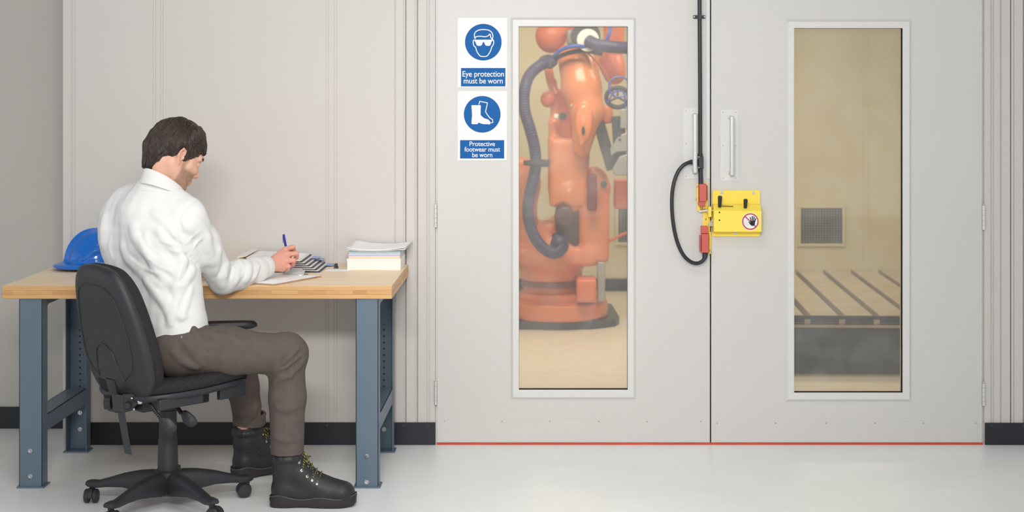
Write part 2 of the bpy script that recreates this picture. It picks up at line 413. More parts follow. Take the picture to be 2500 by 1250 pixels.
        me.polygons.foreach_set('use_smooth', np.ones(len(Q), bool)); me.update(); me.validate()
        return link(name, me, m, parent)
def seam(sdf, px, r=.0012, mb=None, k=5, off=.0):
    pts = []
    for i in range(len(px)-1):
        for q in range(k):
            t = q/k; h = sdf.hit(px[i][0]*(1-t)+px[i+1][0]*t, px[i][1]*(1-t)+px[i+1][1]*t)
            if h is not None: pts.append(h+sdf.grad(h)*off)
    h = sdf.hit(*px[-1]);
    if h is not None: pts.append(h+sdf.grad(h)*off)
    good = [pts[0]] if pts else []
    for p in pts[1:]:
        if (p-good[-1]).length < .06: good.append(p)
    mb = mb or MB()
    if len(good) > 2: mb.tube(good, r, 6)
    return mb
# ================================================================== THE SETTING
def flat(a, b, w): return (a, b, w)
MB().box((-6, -12, -.05), (6, .34, 0)).build('floor', 'floor').__setitem__('kind', 'structure')
o = MB().box((-3.0, .02, -.05), (4.2, 5.3, -.0005)).build('floor_cell', 'cellfloor'); o['kind'] = 'structure'
S0 = DW/FPX
def wx(px): return (px-VX)*S0
def wz(py): return HC-(py-HY)*S0
# front wall left of the doors: one folded sheet with joint strips and ribs
def wall_profile(steps, thick=.05):
    pts = []
    for px, y in steps: pts.append((wx(px), y))
    pts.append((wx(steps[-1][0]), thick)); pts.append((wx(steps[0][0]), thick)); return pts
def joint(a, b): return [(a-1.4, 0), (a-1.1, .0016), (a-.5, .0016), (a-.2, 0), (a+4.4, 0), (a+4.7, .0016), (a+5.3, .0016), (a+5.6, 0), (b-5.6, 0), (b-5.3, .0016), (b-4.7, .0016), (b-4.4, 0), (b+.2, 0), (b+.5, .0018), (b+1.3, .0018), (b+1.6, 0)]
st = [(156, 0)]+[(176, 0), (176.4, .002), (177.2, .002), (177.6, 0), (182, 0), (182.4, .002), (183.2, .002), (183.6, 0)]+joint(375, 397)+joint(797, 821)+[(963, 0), (963.5, .005), (966, .005), (966.5, 0), (984, 0), (984.4, .003), (986.6, .003), (987, 0), (989.5, 0), (989.5, .02), (992.5, .02), (992.5, 0), (1012, 0), (1012.4, .004), (1015, .004), (1015.4, 0), (1018, 0), (1018, .02), (1021, .02), (1021, 0), (1041, 0), (1041.4, .004), (1043, .004), (1043.4, 0), (1047, 0), (1047.4, .004), (1049, .004), (1049.4, 0), (1062.5, 0)]
MB().prism(wall_profile(st), flat, 0, 2.6).build('wall_front', 'wall', sharp=10).__setitem__('kind', 'structure')
st = [(2403, 0), (2418, 0), (2418.4, .004), (2420.4, .004), (2420.8, 0), (2424, 0), (2424.4, .004), (2426, .004), (2426.4, 0), (2441, 0), (2441.4, .006), (2445, .006), (2445.4, 0), (2466, 0), (2466, .015), (2469, .015), (2469, 0), (2474, 0), (2474.4, .004), (2476, .004), (2476.4, 0), (2497, 0), (2497, .012), (2501, .012), (2501, 0), (2720, 0)]
MB().prism(wall_profile(st), flat, 0, 2.6).build('wall_right', 'wall', sharp=10).__setitem__('kind', 'structure')
MB().box((wx(156), .05, 0), (wx(156)+.04, 5.3, 2.6)).box((-6, .33, 0), (wx(156), .38, 2.6)).build('wall_left', 'wallshade').__setitem__('kind', 'structure')
mb = MB(); mb.box((wx(154), -.0035, 0), (wx(173), .33, 2.6)); mb.build('trim_1', 'wall', bevel=.0015).__setitem__('kind', 'structure')
o = MB().box((wx(1062), .004, 2.02), (wx(2404), .045, 2.6)).build('wall_top', 'wall'); o['kind'] = 'structure'
# cell shell
MB().box((-2.2, 5.17, 0), (4.2, 5.25, 2.6)).box((.0-1.16, 5.165, 0), (-1.14, 5.17, 2.6)).box((wx(2112)*12.06/6.89-.03, 5.166, 0), (wx(2112)*12.06/6.89-.015, 5.17, 2.6)).box((wx(2112)*12.06/6.89+.012, 5.166, 0), (wx(2112)*12.06/6.89+.02, 5.17, 2.6)).build('wall_back', 'cellwall').__setitem__('kind', 'structure')
MB().box((4.1, .05, 0), (4.2, 5.25, 2.6)).build('wall_cell_right', 'cellwall').__setitem__('kind', 'structure')
MB().box((-1.6, .05, 0), (-1.5, 5.17, 2.6)).build('wall_cell_left', 'cellwall').__setitem__('kind', 'structure')
MB().box((-2.2, .0, 2.6), (4.2, 5.3, 2.66)).build('ceiling', 'cellwall').__setitem__('kind', 'structure')
MB().box((-1.5, 5.155, 0), (4.1, 5.17, .092)).build('baseboard_back', 'black').__setitem__('kind', 'structure')
def baseb(name, x0, x1, y, z, scr):
    o = MB().box((x0, y-.008, 0), (x1, y, z)).build(name, 'black', bevel=.001); o['kind'] = 'structure'
    for x in scr:
        MB().lathe([(.0001, -.0095), (.004, -.0095), (.005, -.008)], (x, y, z-.011), (0, 1, 0), 12).build('screw', 'dark', o)
baseb('baseboard_front', wx(170), wx(1063), 0, .096, [wx(799), wx(985), wx(1047), wx(400)])
baseb('baseboard_right', wx(2404), wx(2700), 0, .094, [wx(2420), wx(2498)])
baseb('baseboard_left', -6, wx(156), .33, .097, [])
o = MB().box((wx(1066), -.004, 0.0005), (wx(2399), .05, .0075)).build('trim_2', 'red', bevel=.001); o['kind'] = 'structure'
mb = MB()
for a, b in ((1063, 1068), (2398, 2403)): mb.box((wx(a), .012, 0), (wx(b), .05, 2.03))
mb.build('trim_3', 'frame')['kind'] = 'structure'
# ---- doors
TOP = 2.02
def door(name, x0, x1, fr, gl, kick, riv, label):
    X0, X1 = wx(x0), wx(x1); a, b, c, d = [wx(gl[0]), wz(gl[3]), wx(gl[2]), wz(gl[1])]
    z0 = .009
    mb = MB()
    for lo, hi in (((X0, z0), (X1, b)), ((X0, d), (X1, TOP)), ((X0, b), (a, d)), ((c, b), (X1, d))):
        mb.box((lo[0], 0, lo[1]), (hi[0], .045, hi[1]))
    o = mb.build(name, 'door', sharp=10); o['kind'] = 'structure'
    # glazing bead: mitred frame with a sloping outer face
    fo = [wx(fr[0]), wz(fr[3]), wx(fr[2]), wz(fr[1])]
    ring = lambda e, y: [(fo[0]+e, y, fo[1]+e), (fo[2]-e, y, fo[1]+e), (fo[2]-e, y, fo[3]-e), (fo[0]+e, y, fo[3]-e)]
    i0 = [(a, -.012, b), (c, -.012, b), (c, -.012, d), (a, -.012, d)]; i1 = [(x, .03, z) for x, _, z in i0]
    MB().loft([ring(0, .001), ring(.0005, -.003), ring(.010, -.014), [(x+s*.004, -.014, z+t*.004) for (x, _, z), (s, t) in zip(i0, ((-1, -1), (1, -1), (1, 1), (-1, 1)))], i0, i1], cap=False).build('window_frame', 'frame', o, sharp=8)
    MB().box((a-.002, .018, b-.002), (c+.002, .023, d+.002)).build('window_pane', 'glass', o)
    k = kick; kp = MB().box((wx(k[0]), -.0015, wz(1079)), (wx(k[1]), 0, wz(k[2]))).build('kick_plate', 'door', o)
    for r in riv: MB().lathe([(.0001, -.0032), (.0024, -.003), (.0035, -.0015)], (wx(r), 0, wz(k[2]+5)), (0, 1, 0), 12).build('rivet', 'steel', kp)
    return o
d1 = door('door_1', 1068, 1733, (1247, 43, 1552, 974), (1267, 65, 1532, 951), (1078, 1716, 1024), [1085, 1225, 1343, 1462, 1580, 1711], '')
d2 = door('door_2', 1736.5, 2397.5, (1918, 48, 2224, 979), (1938, 69, 2203, 958), (1746, 2386, 1028), [1751, 1893, 2017, 2137, 2254, 2382], '')
# cover strip beside the meeting edge of the left leaf
MB().box((wx(1724), -.004, wz(437)), (wx(1733), 0, TOP)).build('astragal', 'frame', d1, bevel=.001)
MB().box((wx(1725), -.0015, wz(1078)), (wx(1732.5), 0, wz(520))).build('edge_strip', 'door', d1)
MB().box((wx(1731), .03, .009), (wx(1739), .05, TOP)).build('rebate_strip', 'gap', d1)
def hinge(o, px, ya, yb):
    z0, z1 = wz(yb), wz(ya); mb = MB(); n = 5; h = (z1-z0)/n
    for i in range(n): mb.lathe([(.0001, 0), (.0065, 0), (.0065, h-.0008), (.0001, h-.0008)], (wx(px), -.005, z0+i*h), (0, 0, 1), 14)
    mb.lathe([(.0001, 0), (.005, .001), (.003, .005), (.0001, .006)], (wx(px), -.005, z1), (0, 0, 1), 12)
    mb.build('hinge', 'satin', o)
for ya, yb in ((497, 555), (930, 988)): hinge(d1, 1063.5, ya, yb)
for ya, yb in ((501, 561), (935, 990)): hinge(d2, 2401, ya, yb)
def handle(o, pl, bx, b0, b1, by):
    X = wx(bx)
    k = .05; pts = [(X, .0, wz(b0+6)), (X, -k+.012, wz(b0+6)), (X, -k+.003, wz(b0+7.5)), (X, -k, wz(b0+12)), (X, -k, wz(b1-14)), (X, -k+.003, wz(b1-9.5)), (X, -k+.012, wz(b1-8)), (X, .0, wz(b1-8))]
    h = MB().tube(pts, .0098, 16, smooth=4).build('handle', 'satin', o)
    p = MB().prism(rrect(wx(pl[0]), wz(pl[3]), wx(pl[2]), wz(pl[1]), .008), lambda a, b, w: (a, w, b), -.002, 0).build('handle_plate', 'frame', h)
    for sx in (pl[0]+6, pl[2]-6):
        for sy in (pl[1]+6, (pl[1]+pl[3])/2+2, pl[3]-6): MB().lathe([(.0001, -.0034), (.002, -.0033), (.003, -.002)], (wx(sx), 0, wz(sy)), (0, 1, 0), 10).build('screw', 'steel', h)
handle(d1, (1669, 263, 1711, 436), 1694, 276, 424, 0)
handle(d2, (1759, 268, 1802, 441), 1783.5, 282, 430, 0)

# ================================================================== SIGNS
def text(name, s, size, cx, cz, y, m, parent, width=None, spacing=.98, line=.85, bold=0):
    cu = bpy.data.curves.new('t', 'FONT'); cu.body = s; cu.size = size; cu.align_x = 'CENTER'; cu.align_y = 'CENTER'; cu.space_line = line; cu.space_character = spacing
    cu.extrude = .0001; cu.offset = bold; cu.resolution_u = 6
    o = bpy.data.objects.new('t', cu); C.objects.link(o); bpy.context.view_layer.update()
    me = bpy.data.meshes.new_from_object(o.evaluated_get(bpy.context.evaluated_depsgraph_get())); bpy.data.objects.remove(o)
    v = np.empty(len(me.vertices)*3, np.float32); me.vertices.foreach_get('co', v); v = v.reshape(-1, 3)
    ctr = (v.max(0)+v.min(0))/2; v -= ctr; ww = v[:, 0].max()*2
    sx = (width/ww) if width else 1
    w3 = np.stack([v[:, 0]*sx+cx, -v[:, 2]+y, v[:, 1]+cz], 1).astype(np.float32)
    me.vertices.foreach_set('co', w3.ravel()); me.update()
    return link(name, me, m, parent)
def stroke(mb, pts, w, fn, y0, y1, closed=False, n=10):
    q = list(pts)+([pts[0]] if closed else [])
    for e_, ((a, b), (c, d)) in enumerate(zip(q[:-1], q[1:])):
        L = math.hypot(c-a, d-b)
        if L < 1e-6: continue
        nx, ny = -(d-b)/L*w/2, (c-a)/L*w/2
        mb.prism([(a+nx, b+ny), (c+nx, d+ny), (c-nx, d-ny), (a-nx, b-ny)], fn, y0-e_*4e-6, y1)
    for e_, (a, b) in enumerate(q): mb.prism([(a+w/2*math.cos(t), b+w/2*math.sin(t)) for t in [2*PI*k/n for k in range(n)]], fn, y0-e_*4e-6-2e-6, y1)
    return mb
fz = lambda a, b, w: (wx(a), w, wz(b))
c5 = lambda pts: [(1090+x/3.124, 20+y/3.124) for x, y in pts]
def disc(cx, cy, r, n=56): return [(cx+r*math.cos(2*PI*k/n), cy+r*math.sin(2*PI*k/n)) for k in range(n)]
def sign(label, box, circ, tb, icon):
    s = MB().prism([(box[0], box[1]), (box[2], box[1]), (box[2]-.6, box[3]), (box[0], box[3])], fz, -.0032, 0).build('safety_sign', 'white', bevel=.0004)
    tag(s, label, 'sign', 'blue and white safety signs on the left door')
    sym = MB().prism(disc(*circ), fz, -.0036, -.0032).build('symbol_disc', 'signb', s)
    MB().prism(rrect(*tb, 1), fz, -.0036, -.0032).build('text_panel', 'signb', s)
    icon(sym); return s
def icon_face(p):
    mb = MB(); y0, y1 = -.0040, -.0036; wdt = 2.1
    sm = lambda q, c=False: [tuple(v) for v in spline([Vector((a, b)) for a, b in q], None, 5, c)]
    stroke(mb, c5(sm([(218, 236), (213, 205), (222, 183), (245, 168), (283, 163), (322, 168), (345, 185), (354, 210), (350, 240)])), wdt, fz, y0, y1)
    stroke(mb, c5(sm([(218, 236), (226, 218), (262, 214), (290, 218), (316, 212), (332, 198), (338, 222), (350, 240)])), wdt, fz, y0, y1)
    stroke(mb, c5([(207, 243), (358, 243)]), 1.6, fz, y0, y1)
    stroke(mb, c5(sm([(207, 243), (204, 262), (210, 288), (222, 298), (230, 325), (246, 352), (264, 367), (304, 367), (322, 350), (338, 322), (345, 297), (354, 285), (361, 262), (358, 243)])), wdt, fz, y0, y1)
    for q in ([(216, 246), (280, 246), (274, 268), (266, 284), (240, 287), (228, 276), (222, 258)], [(286, 246), (349, 246), (343, 258), (337, 276), (326, 287), (300, 284), (291, 268)]):
        mb.prism(c5(sm(q, True)), fz, y0, y1)
    mb.build('face_symbol', 'white', p, smooth=False)
def icon_boot(p):
    mb = MB(); y0, y1 = -.0040, -.0036
    b = [(191, 740), (262, 740), (260, 815), (285, 838), (320, 850), (334, 866), (334, 885), (280, 884), (243, 872), (238, 884), (192, 884), (192, 860), (196, 812)]
    mb.prism(c5(b), fz, y0, y1)
    stroke(mb, c5([(248, 733), (254, 710), (313, 722), (298, 790), (312, 812), (330, 836), (352, 850), (354, 872), (338, 874)]), 1.9, fz, y0, y1)
    o = mb.build('boot_symbol', 'white', p, smooth=False)
    m2 = MB(); stroke(m2, c5([(196, 860), (240, 860), (285, 874), (334, 872)]), .5, fz, -.0042, -.0040); m2.build('sole_line', 'signb', o, smooth=False) if False else None
s1 = sign('white sign reading Eye protection must be worn, goggled face in blue circle', (1117.5, 43.5, 1238.5, 213.5), (1180, 103, 44.8), (1125.5, 166, 1234, 211), icon_face)
s2 = sign('white sign reading Protective footwear must be worn, boot in blue circle', (1117.5, 222.5, 1238, 392), (1177.3, 279, 44.8), (1123.3, 342, 1231, 387), icon_boot)
def line(s, y, wd, par, h): text('lettering', s, h*S0*1.38, wx(y[0]), wz(y[1]), -.0037, 'white', par, width=wd*S0, bold=.00015)
line('Eye protection', (1179.8, 182.5), 101, s1, 14.0); line('must be worn', (1179.8, 197.2), 95, s1, 14.0)
line('Protective', (1177.5, 351), 62, s2, 11.8); line('footwear must', (1177.5, 364.3), 87, s2, 11.8); line('be worn', (1177.5, 378), 49, s2, 11.8)

# ================================================================== DOOR INTERLOCK
def PY(a, b, w): return tuple(P(a, b, w))
lk = empty('safety_bolt', (wx(1796), 0, wz(520)), 'yellow sliding safety bolt box with two black knobs on right door', 'lock')
MB().prism(rrect(1738.5, 464, 1855, 577, 5), fz, -.012, -.0).build('mounting_plate', 'yellow', lk, bevel=.0015)
prof = [(497, -.012), (499, -.045), (515, -.075), (566, -.075), (567, -.012)]
z = lambda py: wz(py)
ring = lambda px: [(px_(px, y), y, zz_(py, y)) for py, y in prof]
def px_(px, y): return P(px, 0, y).x
def zz_(py, y): return P(0, py, y).z
MB().loft([[(P(1741, 0, -.045).x, y, zz_(py, y)) for py, y in prof], [(P(1859, 0, -.07).x, y, zz_(py, y)) for py, y in prof]]).build('cover', 'yellow', lk, bevel=.0015)
for (a, t, b) in ((1758, 479, 505), (1820.5, 487, 507)):
    k = MB(); p0 = P(a-1, b, -.062); p1 = P(a, t, -.075)
    k.tube([p0, p0.lerp(p1, .93), p1], [.0072, .0092, .0078], 20).build('knob', 'blackp', lk)
MB().add([P(1762, 502, -.0605), P(1790, 503, -.0605), P(1790, 504.6, -.0625), P(1762, 503.8, -.0625)], [(0, 1, 2, 3)]).build('slot', 'gap', lk)
for a, b in ((1756.5, 518.5), (1756.5, 537.5)): MB().lathe([(.0001, -.0005), (.0034, -.0004), (.0034, .0005)], P(a, b, -.0752), (0, 1, 0), 12).build('hole', 'gap', lk)
for a, b in ((1762, 470), (1839, 471), (1795, 569.5)):
    MB().lathe([(.0001, -.006), (.0045, -.006), (.0055, -.004), (.0055, -.001), (.008, -.001), (.008, 0)], P(a, b, -.012), (0, 1, 0), 6).build('bolt', 'bright', lk)
fl = lambda a, b, w: tuple(P(a, b, w))
wl = MB().prism(disc(1832, 541, 21.6), fl, -.0758, -.0750).build('warning_label', 'white', lk)
mb = MB(); R1, R2 = disc(1832, 541, 20.3), disc(1832, 541, 17.2); n = len(R1)
for i in range(n): mb.prism([R1[i], R1[(i+1) % n], R2[(i+1) % n], R2[i]], fl, -.0762, -.0758)
stroke(mb, [(1818.5, 528), (1845.5, 554)], 2.9, fl, -.0762, -.0758); mb.build('prohibition_ring', mat('sign_red', sr(190, 62, 74), .4), wl, smooth=False)
mb = MB()
mb.prism([(1832, 540), (1842.5, 539), (1843, 548), (1839.5, 551.5), (1835, 551.5), (1831.5, 547)], fl, -.0768, -.0764)
for q in ([(1834, 541), (1831.8, 531)], [(1837, 540), (1836.8, 528.5)], [(1840, 540), (1841, 529.5)], [(1842, 543), (1845, 533.5)], [(1833, 548), (1828.5, 542)]): stroke(mb, q, 2.4, fl, -.0768, -.0764)
mb.build('hand_symbol', 'gap', wl, smooth=False)
mb = MB()
for q in ([(1824, 537), (1820, 539), (1817, 541), (1818, 546), (1821, 550)], [(1821, 543), (1825, 545), (1822, 548)], [(1823, 552), (1828, 549)]): stroke(mb, q, .6, fl, -.0760, -.0758)
mb.build('figure_outline', 'steel', wl, smooth=False)
# bracket and two switches at the meeting edge
br = empty('lock_bracket', (wx(1720), 0, wz(520)), 'narrow yellow bracket on left door edge carrying the red switches', 'bracket')
MB().box(P(1702, 447, -.004), P(1728, 515, -.012)).box(P(1716, 505, -.0), P(1734, 568, -.004)).box(P(1728, 566, -.002), P(1736, 620, -.01)).build('plate', 'yellow', br, bevel=.001)
MB().box(P(1727, 503, -.012), P(1737, 530, -.05)).build('latch_block', 'yellow', br, bevel=.002)
MB().tube([P(1707, 516, -.03), P(1712, 515.5, -.03), P(1742, 513, -.03)], [.003, .0045, .0045], 14).build('striker_pin', 'bright', br)
MB().box(P(1724, 508, -.012), P(1728, 520, -.035)).build('pin_bracket', 'steel', br)
MB().prism([(1728, 549), (1736, 538), (1742, 535), (1742, 552), (1733, 553)], fl, -.03, -.024).build('latch_plate', 'steel', br, bevel=.001)
for a, b in ((1720, 511), (1723, 535), (1738, 540)): MB().sphere(P(a, b, -.012 if a < 1730 else -.032), .004, 12).build('screw', 'bright', br)
def switch(label, x0, x1, ya, yb, head, side, hx):
    e = empty('limit_switch', P((x0+x1)/2, yb, 0), label, 'switch', 'red safety switches on the left door edge')
    MB().box(P(x0, ya, -.012), P(x1, yb, -.05)).build('body', 'redp', e, bevel=.0015)
    MB().box(P(hx[0], head[0], -.014), P(hx[1], head[1], -.044)).build('head', 'redp', e, bevel=.0015)
    sx = x1 if side > 0 else x0
    lidx = (x1+.2, x1+2.2) if side > 0 else (x0-4.5, x0-.2)
    MB().box(P(lidx[0], ya+4, -.016), P(lidx[1], yb-3, -.04)).build('lid', 'redp', e, bevel=.0008)
    yy = (x0-5.5, x0-.6) if side > 0 else (x1+.6, x1+3.6)
    MB().box(P(yy[0], ya-1, -.006), P(yy[1], yb+1.5, -.03)).build('side_plate', 'yellow', e, bevel=.0008)
    for a, b in (((x0-4, ya+7), (x0-6.5, yb-6), (x1-1.5, ya+6)) if side > 0 else ((x0-2, yb-6), (x1+5, yb-5))): MB().sphere(P(a, b, -.036), .0042, 12).build('screw', 'bright', e)
    return e
switch('upper red switch block under the black conduit', 1705.5, 1725, 448, 492, (491, 503), 1, (1704, 1722))
switch('lower red switch block with hose entering its underside', 1711, 1730, 569, 617, (551, 570), -1, (1710, 1729))
MB().tube([P(1712.5, 503, -.028), P(1712.5, 513, -.028)], .0055, 14).build('plunger', mat('brass', sr(200, 150, 100), .3, .8), br)
cd = empty('conduit', P(1709, 446, 0), 'black vertical conduit pipe clipped to left door, with curved hose loop', 'pipe')
pts = [P(1707.5, -80, -.03), P(1708, 41, -.03), P(1709, 200, -.03), P(1709.5, 380, -.03)]
MB().tube(pts, .0088, 20).build('pipe', 'hose', cd)
MB().tube([P(1709.5, 375, -.03), P(1709.5, 384, -.03)], .0112, 20).build('sleeve', 'hose', cd); MB().tube([P(1710, 412, -.03), P(1711, 449, -.03)], [.0098, .0105], 20).build('sleeve', 'hose', cd)
MB().box(P(1703.5, 380, -.018), P(1717.5, 412, -.046)).box(P(1697, 388, -.022), P(1705, 404, -.04)).build('tee_fitting', 'blackp', cd, bevel=.003)
for b in (383, 409): MB().sphere(P(1706, b, -.047), .0034, 10).build('screw', 'bright', cd)
MB().box(P(1703, 35, 0), P(1713, 48, -.042)).box(P(1692, 37.5, 0), P(1722, 45.5, -.006)).build('pipe_clamp', 'blackp', cd, bevel=.002)
for a in (1695, 1720): MB().lathe([(.0001, -.0095), (.003, -.009), (.004, -.006)], P(a, 41.5, 0), (0, 1, 0), 10).build('clamp_screw', 'steel', cd)
hp = [(1690, 395), (1681, 397), (1668, 404), (1655, 420), (1645, 447), (1640.5, 480), (1641, 520), (1646, 560), (1655, 595), (1668, 622), (1683, 637), (1698, 643), (1711, 640), (1719, 632), (1721.5, 622)]
MB().tube([P(a, b, -.032-.02*math.sin(PI*i/14)) for i, (a, b) in enumerate(hp)], .0082, 18, smooth=6).build('hose', 'hose', cd)
MB().tube([P(1684, 396, -.032), P(1698, 395, -.032)], .0102, 18).build('hose_gland', 'blackp', cd); MB().tube([P(1721.5, 616, -.03), P(1721.5, 623, -.03), P(1720, 632, -.032)], [.0125, .012, .0098], 18).build('hose_gland', 'blackp', cd)

# ================================================================== WORKBENCH
ZT, TH = .7725, .050
XL, XR, YF, YB = -2.071, -.583, -.75, -.012
wb = empty('workbench', ((XL+XR)/2, (YF+YB)/2, 0), 'workbench with laminated wood top and slate blue steel legs', 'workbench')
me = MB().box((XL, YF, ZT-TH), (XR, YB, ZT)).build('tabletop', 'woodtop', wb, bevel=.003, seg=3)
me.data.materials.append(M['woodside'])
for p in me.data.polygons: p.material_index = 0 if p.normal.z > .5 else 1
def channel(name, x0, x1, yw, yo, z1, par):      # C post: web at yw, flanges to yo
    t = .004; mb = MB().box((x0, yw, .004), (x1, yw+(t if yo > yw else -t), z1))
    mb.box((x0, yw, .004), (x0+t, yo, z1)).box((x1-t, yw, .004), (x1, yo, z1))
    mb.box((x0-.008, min(yw, yo)-.008, 0), (x1+.008, max(yw, yo)+.008, .006))
    return mb.build(name, 'slate', par, bevel=.0012)
zl = ZT-TH-.0005
LX = [(P(47, 0, -.74).x, P(103.5, 0, -.74).x), (P(868.5, 0, -.74).x, P(924, 0, -.74).x)]
for i, (a, b) in enumerate(LX):
    l = channel('leg', a, b, -.742, -.675, zl, wb)
    for py in ((1101, 1163) if i == 0 else (1114, 1177)):
        zz = P(0, py, -.742).z; MB().lathe([(.0001, -.0065), (.006, -.0065), (.0072, -.005), (.0072, 0), (.0092, 0), (.0092, .001)], ((a+b)/2-.002, -.743, zz), (0, 1, 0), 6).build('bolt', 'bright', l)
    r = channel('leg', a, b, -.085, -.15, zl, wb)
    hb = MB()
    for zz in [.16+.0265*k for k in range(17)]: hb.lathe([(.0001, -.0004), (.0045, -.0003), (.0045, .0004)], ((a+b)/2, -.0893, zz), (0, 1, 0), 10)
    hb.build('hole_row', 'slated', r)
    MB().box((a+.004, -.0905, .53), (b-.004, -.089, zl)).build('web_plate', 'slate', r)
    for zz in ((.085, .155) if i == 0 else (.085,)):
        MB().lathe([(.0001, -.006), (.004, -.006), (.0055, -.0045), (.0055, -.001), (.009, -.001), (.009, 0)], ((a+b)/2, -.09, zz), (0, 1, 0), 12).build('bolt', 'bright', r)
    # lower rail: folded angle between the posts
    x0, x1 = (a+.008, b-.002)
    MB().box((x0, -.674, .265), (x1, -.151, .269)).box((x1-.004, -.674, .205), (x1, -.151, .269)).box((x0, -.674, .205), (x0+.004, -.151, .269)).build('lower_rail', 'slate', wb, bevel=.001)
    MB().box((x0, -.674, zl-.03), (x1, -.151, zl)).build('top_rail', 'slate', wb, bevel=.001)
    g = [(-.675, zl), (-.675, zl-.035), (-.60, zl-.003), (-.60, zl)]
    MB().prism(g, lambda p, q, w_: (w_, p, q), b-.004, b).build('gusset', 'slate', wb); MB().prism([(-p-.826, q) for p, q in g], lambda p, q, w_: (w_, p, q), b-.004, b).build('gusset', 'slate', wb)

# ================================================================== DESK OBJECTS
# clipboard
A, Bp = Vector((-1.034, -.748, 0)), Vector((-.887, -.468, 0)); u = nrm(Bp-A); v = Vector((-u.y, u.x, 0)); LW, LH = .232, .318
def cb(a, b, w_): q = A+u*a+v*b; return (q.x, q.y, ZT+.0003+w_)
cp = empty('clipboard', cb(LH/2, LW/2, 0), 'brown clipboard holding white paper under the writing hand', 'clipboard')
MB().prism(rrect(0, 0, LH, LW, .012), cb, 0, .003).build('board', 'board', cp, bevel=.0008)
mb = MB()
for i, (da, db, rz_) in enumerate(((.01, .012, 0), (.006, .006, .012), (.013, .01, -.014), (.008, .009, .004))):
    c, s_ = math.cos(rz_), math.sin(rz_)
    mb.prism([(da+(x*c-y*s_), db+(x*s_+y*c)) for x, y in ((0, 0), (.292, 0), (.292, .208), (0, .208))], cb, .0032+i*.0009, .0038+i*.0009)
mb.build('paper', 'paper', cp)
mb = MB(); zc = .0075
prof = [(.268, zc-.001), (.283, zc+.004), (.298, zc+.016), (.306, zc+.022), (.312, zc+.023), (.315, zc+.018), (.312, zc+.004), (.314, .003)]
hw = [.045, .05, .044, .02, .014, .014, .03, .045]
vs = []; 
for (a, z_), h_ in zip(prof, hw): vs += [cb(a, .116-h_, z_), cb(a, .116+h_, z_)]
o = MB().add(vs, [(2*i, 2*i+1, 2*i+3, 2*i+2) for i in range(len(prof)-1)]).build('clip', 'satin', cp, sharp=60)
md = o.modifiers.new('t', 'SOLIDIFY'); md.thickness = .0012
MB().tube([cb(.311, .116-.05, .008), cb(.311, .116+.05, .008)], .0035, 10).build('clip_hinge', 'bright', cp)
# flip file: fanned panels on a stand
ff = empty('flip_file', (-1.08, -.17, ZT), 'desk flip file of fanned white rimmed panels behind the hand', 'document holder')
N6 = 6
for i in range(N6):     # 0 = lowest
    x1 = P(781, 0, -.31).x-.0145*i; x0 = x1-.228; y0, y1 = -.312-.002*i, -.03; zb = ZT+.0005+i*.0082; tl = .012
    fn = lambda a, b, w_, zb=zb, x0=x0: (a, b, zb+w_+(x0+.228-a)*.055)
    pn = MB().prism(rrect(x0, y0, x1, y1, .012), fn, 0, .0045).build('panel', 'navy', ff, bevel=.0008)
    MB().prism(rrect(x0-.002, y0-.001, x1-.006, y1, .012), fn, .0045, .0072).build('rim', 'cream', pn, bevel=.0008)
    if i == N6-1:
        MB().prism(rrect(x0+.014, y0+.016, x1-.02, y1-.016, .002), fn, .0072, .0076).build('sheet', 'paper', pn)
        mb = MB()
        for r in range(9): mb.prism([(x0+.028, y0+.04+r*.024), (x1-.05-.02*(r % 3), y0+.04+r*.024), (x1-.05-.02*(r % 3), y0+.042+r*.024), (x0+.028, y0+.042+r*.024)], fn, .0076, .0078)
        mb.build('ruled_lines', 'steel', pn)
    if i in (0, 3, 4):
        MB().prism(rrect(x1-.008, -.10-.02*(i % 3), x1+.026, -.035-.02*(i % 3), .004), fn, .0045, .0068).build('tab', 'bluetab', pn)
xs = P(600, 0, -.17).x
MB().prism([(xs-.002, ZT+.0005), (xs+.022, ZT+.0005), (xs+.022, ZT+.053), (xs-.002, ZT+.061)], lambda a, b, w_: (a, w_, b), -.30, -.04).build('stand', 'peach', ff, bevel=.002)
MB().prism([(xs-.008, ZT+.0620), (xs+.012, ZT+.0620), (xs+.03, ZT+.0665), (xs-.005, ZT+.0665)], lambda a, b, w_: (a, w_, b), -.318, -.025).build('hinge_bar', 'cream', ff, bevel=.001)
# loose sheet with a bulldog clip
tag(MB().prism([(P(795, 0, -.25).x, -.262), (P(850, 0, -.25).x, -.262), (P(852, 0, -.2).x, -.19), (P(800, 0, -.2).x, -.19)], flat, ZT+.0003, ZT+.0012).build('paper_sheet', 'paper'), 'thin white sheet lying between flip file and card box', 'paper')
bc = P(816, 652, -.22); e = empty('binder_clip', (bc.x, -.16, ZT), 'small black binder clip behind the loose sheet', 'clip')
MB().prism([(-.009, 0), (.009, 0), (.0045, .02), (-.0045, .02)], lambda a, b, w_: (bc.x+a, -.16+w_, ZT+.0005+b), -.010, .010).build('body', 'blackp', e, bevel=.001)
MB().tube([(bc.x-.006, -.172, ZT+.002), (bc.x-.008, -.182, ZT+.003), (bc.x-.002, -.186, ZT+.003), (bc.x+.003, -.182, ZT+.003)], .0012, 8).build('wire_arm', 'bright', e)
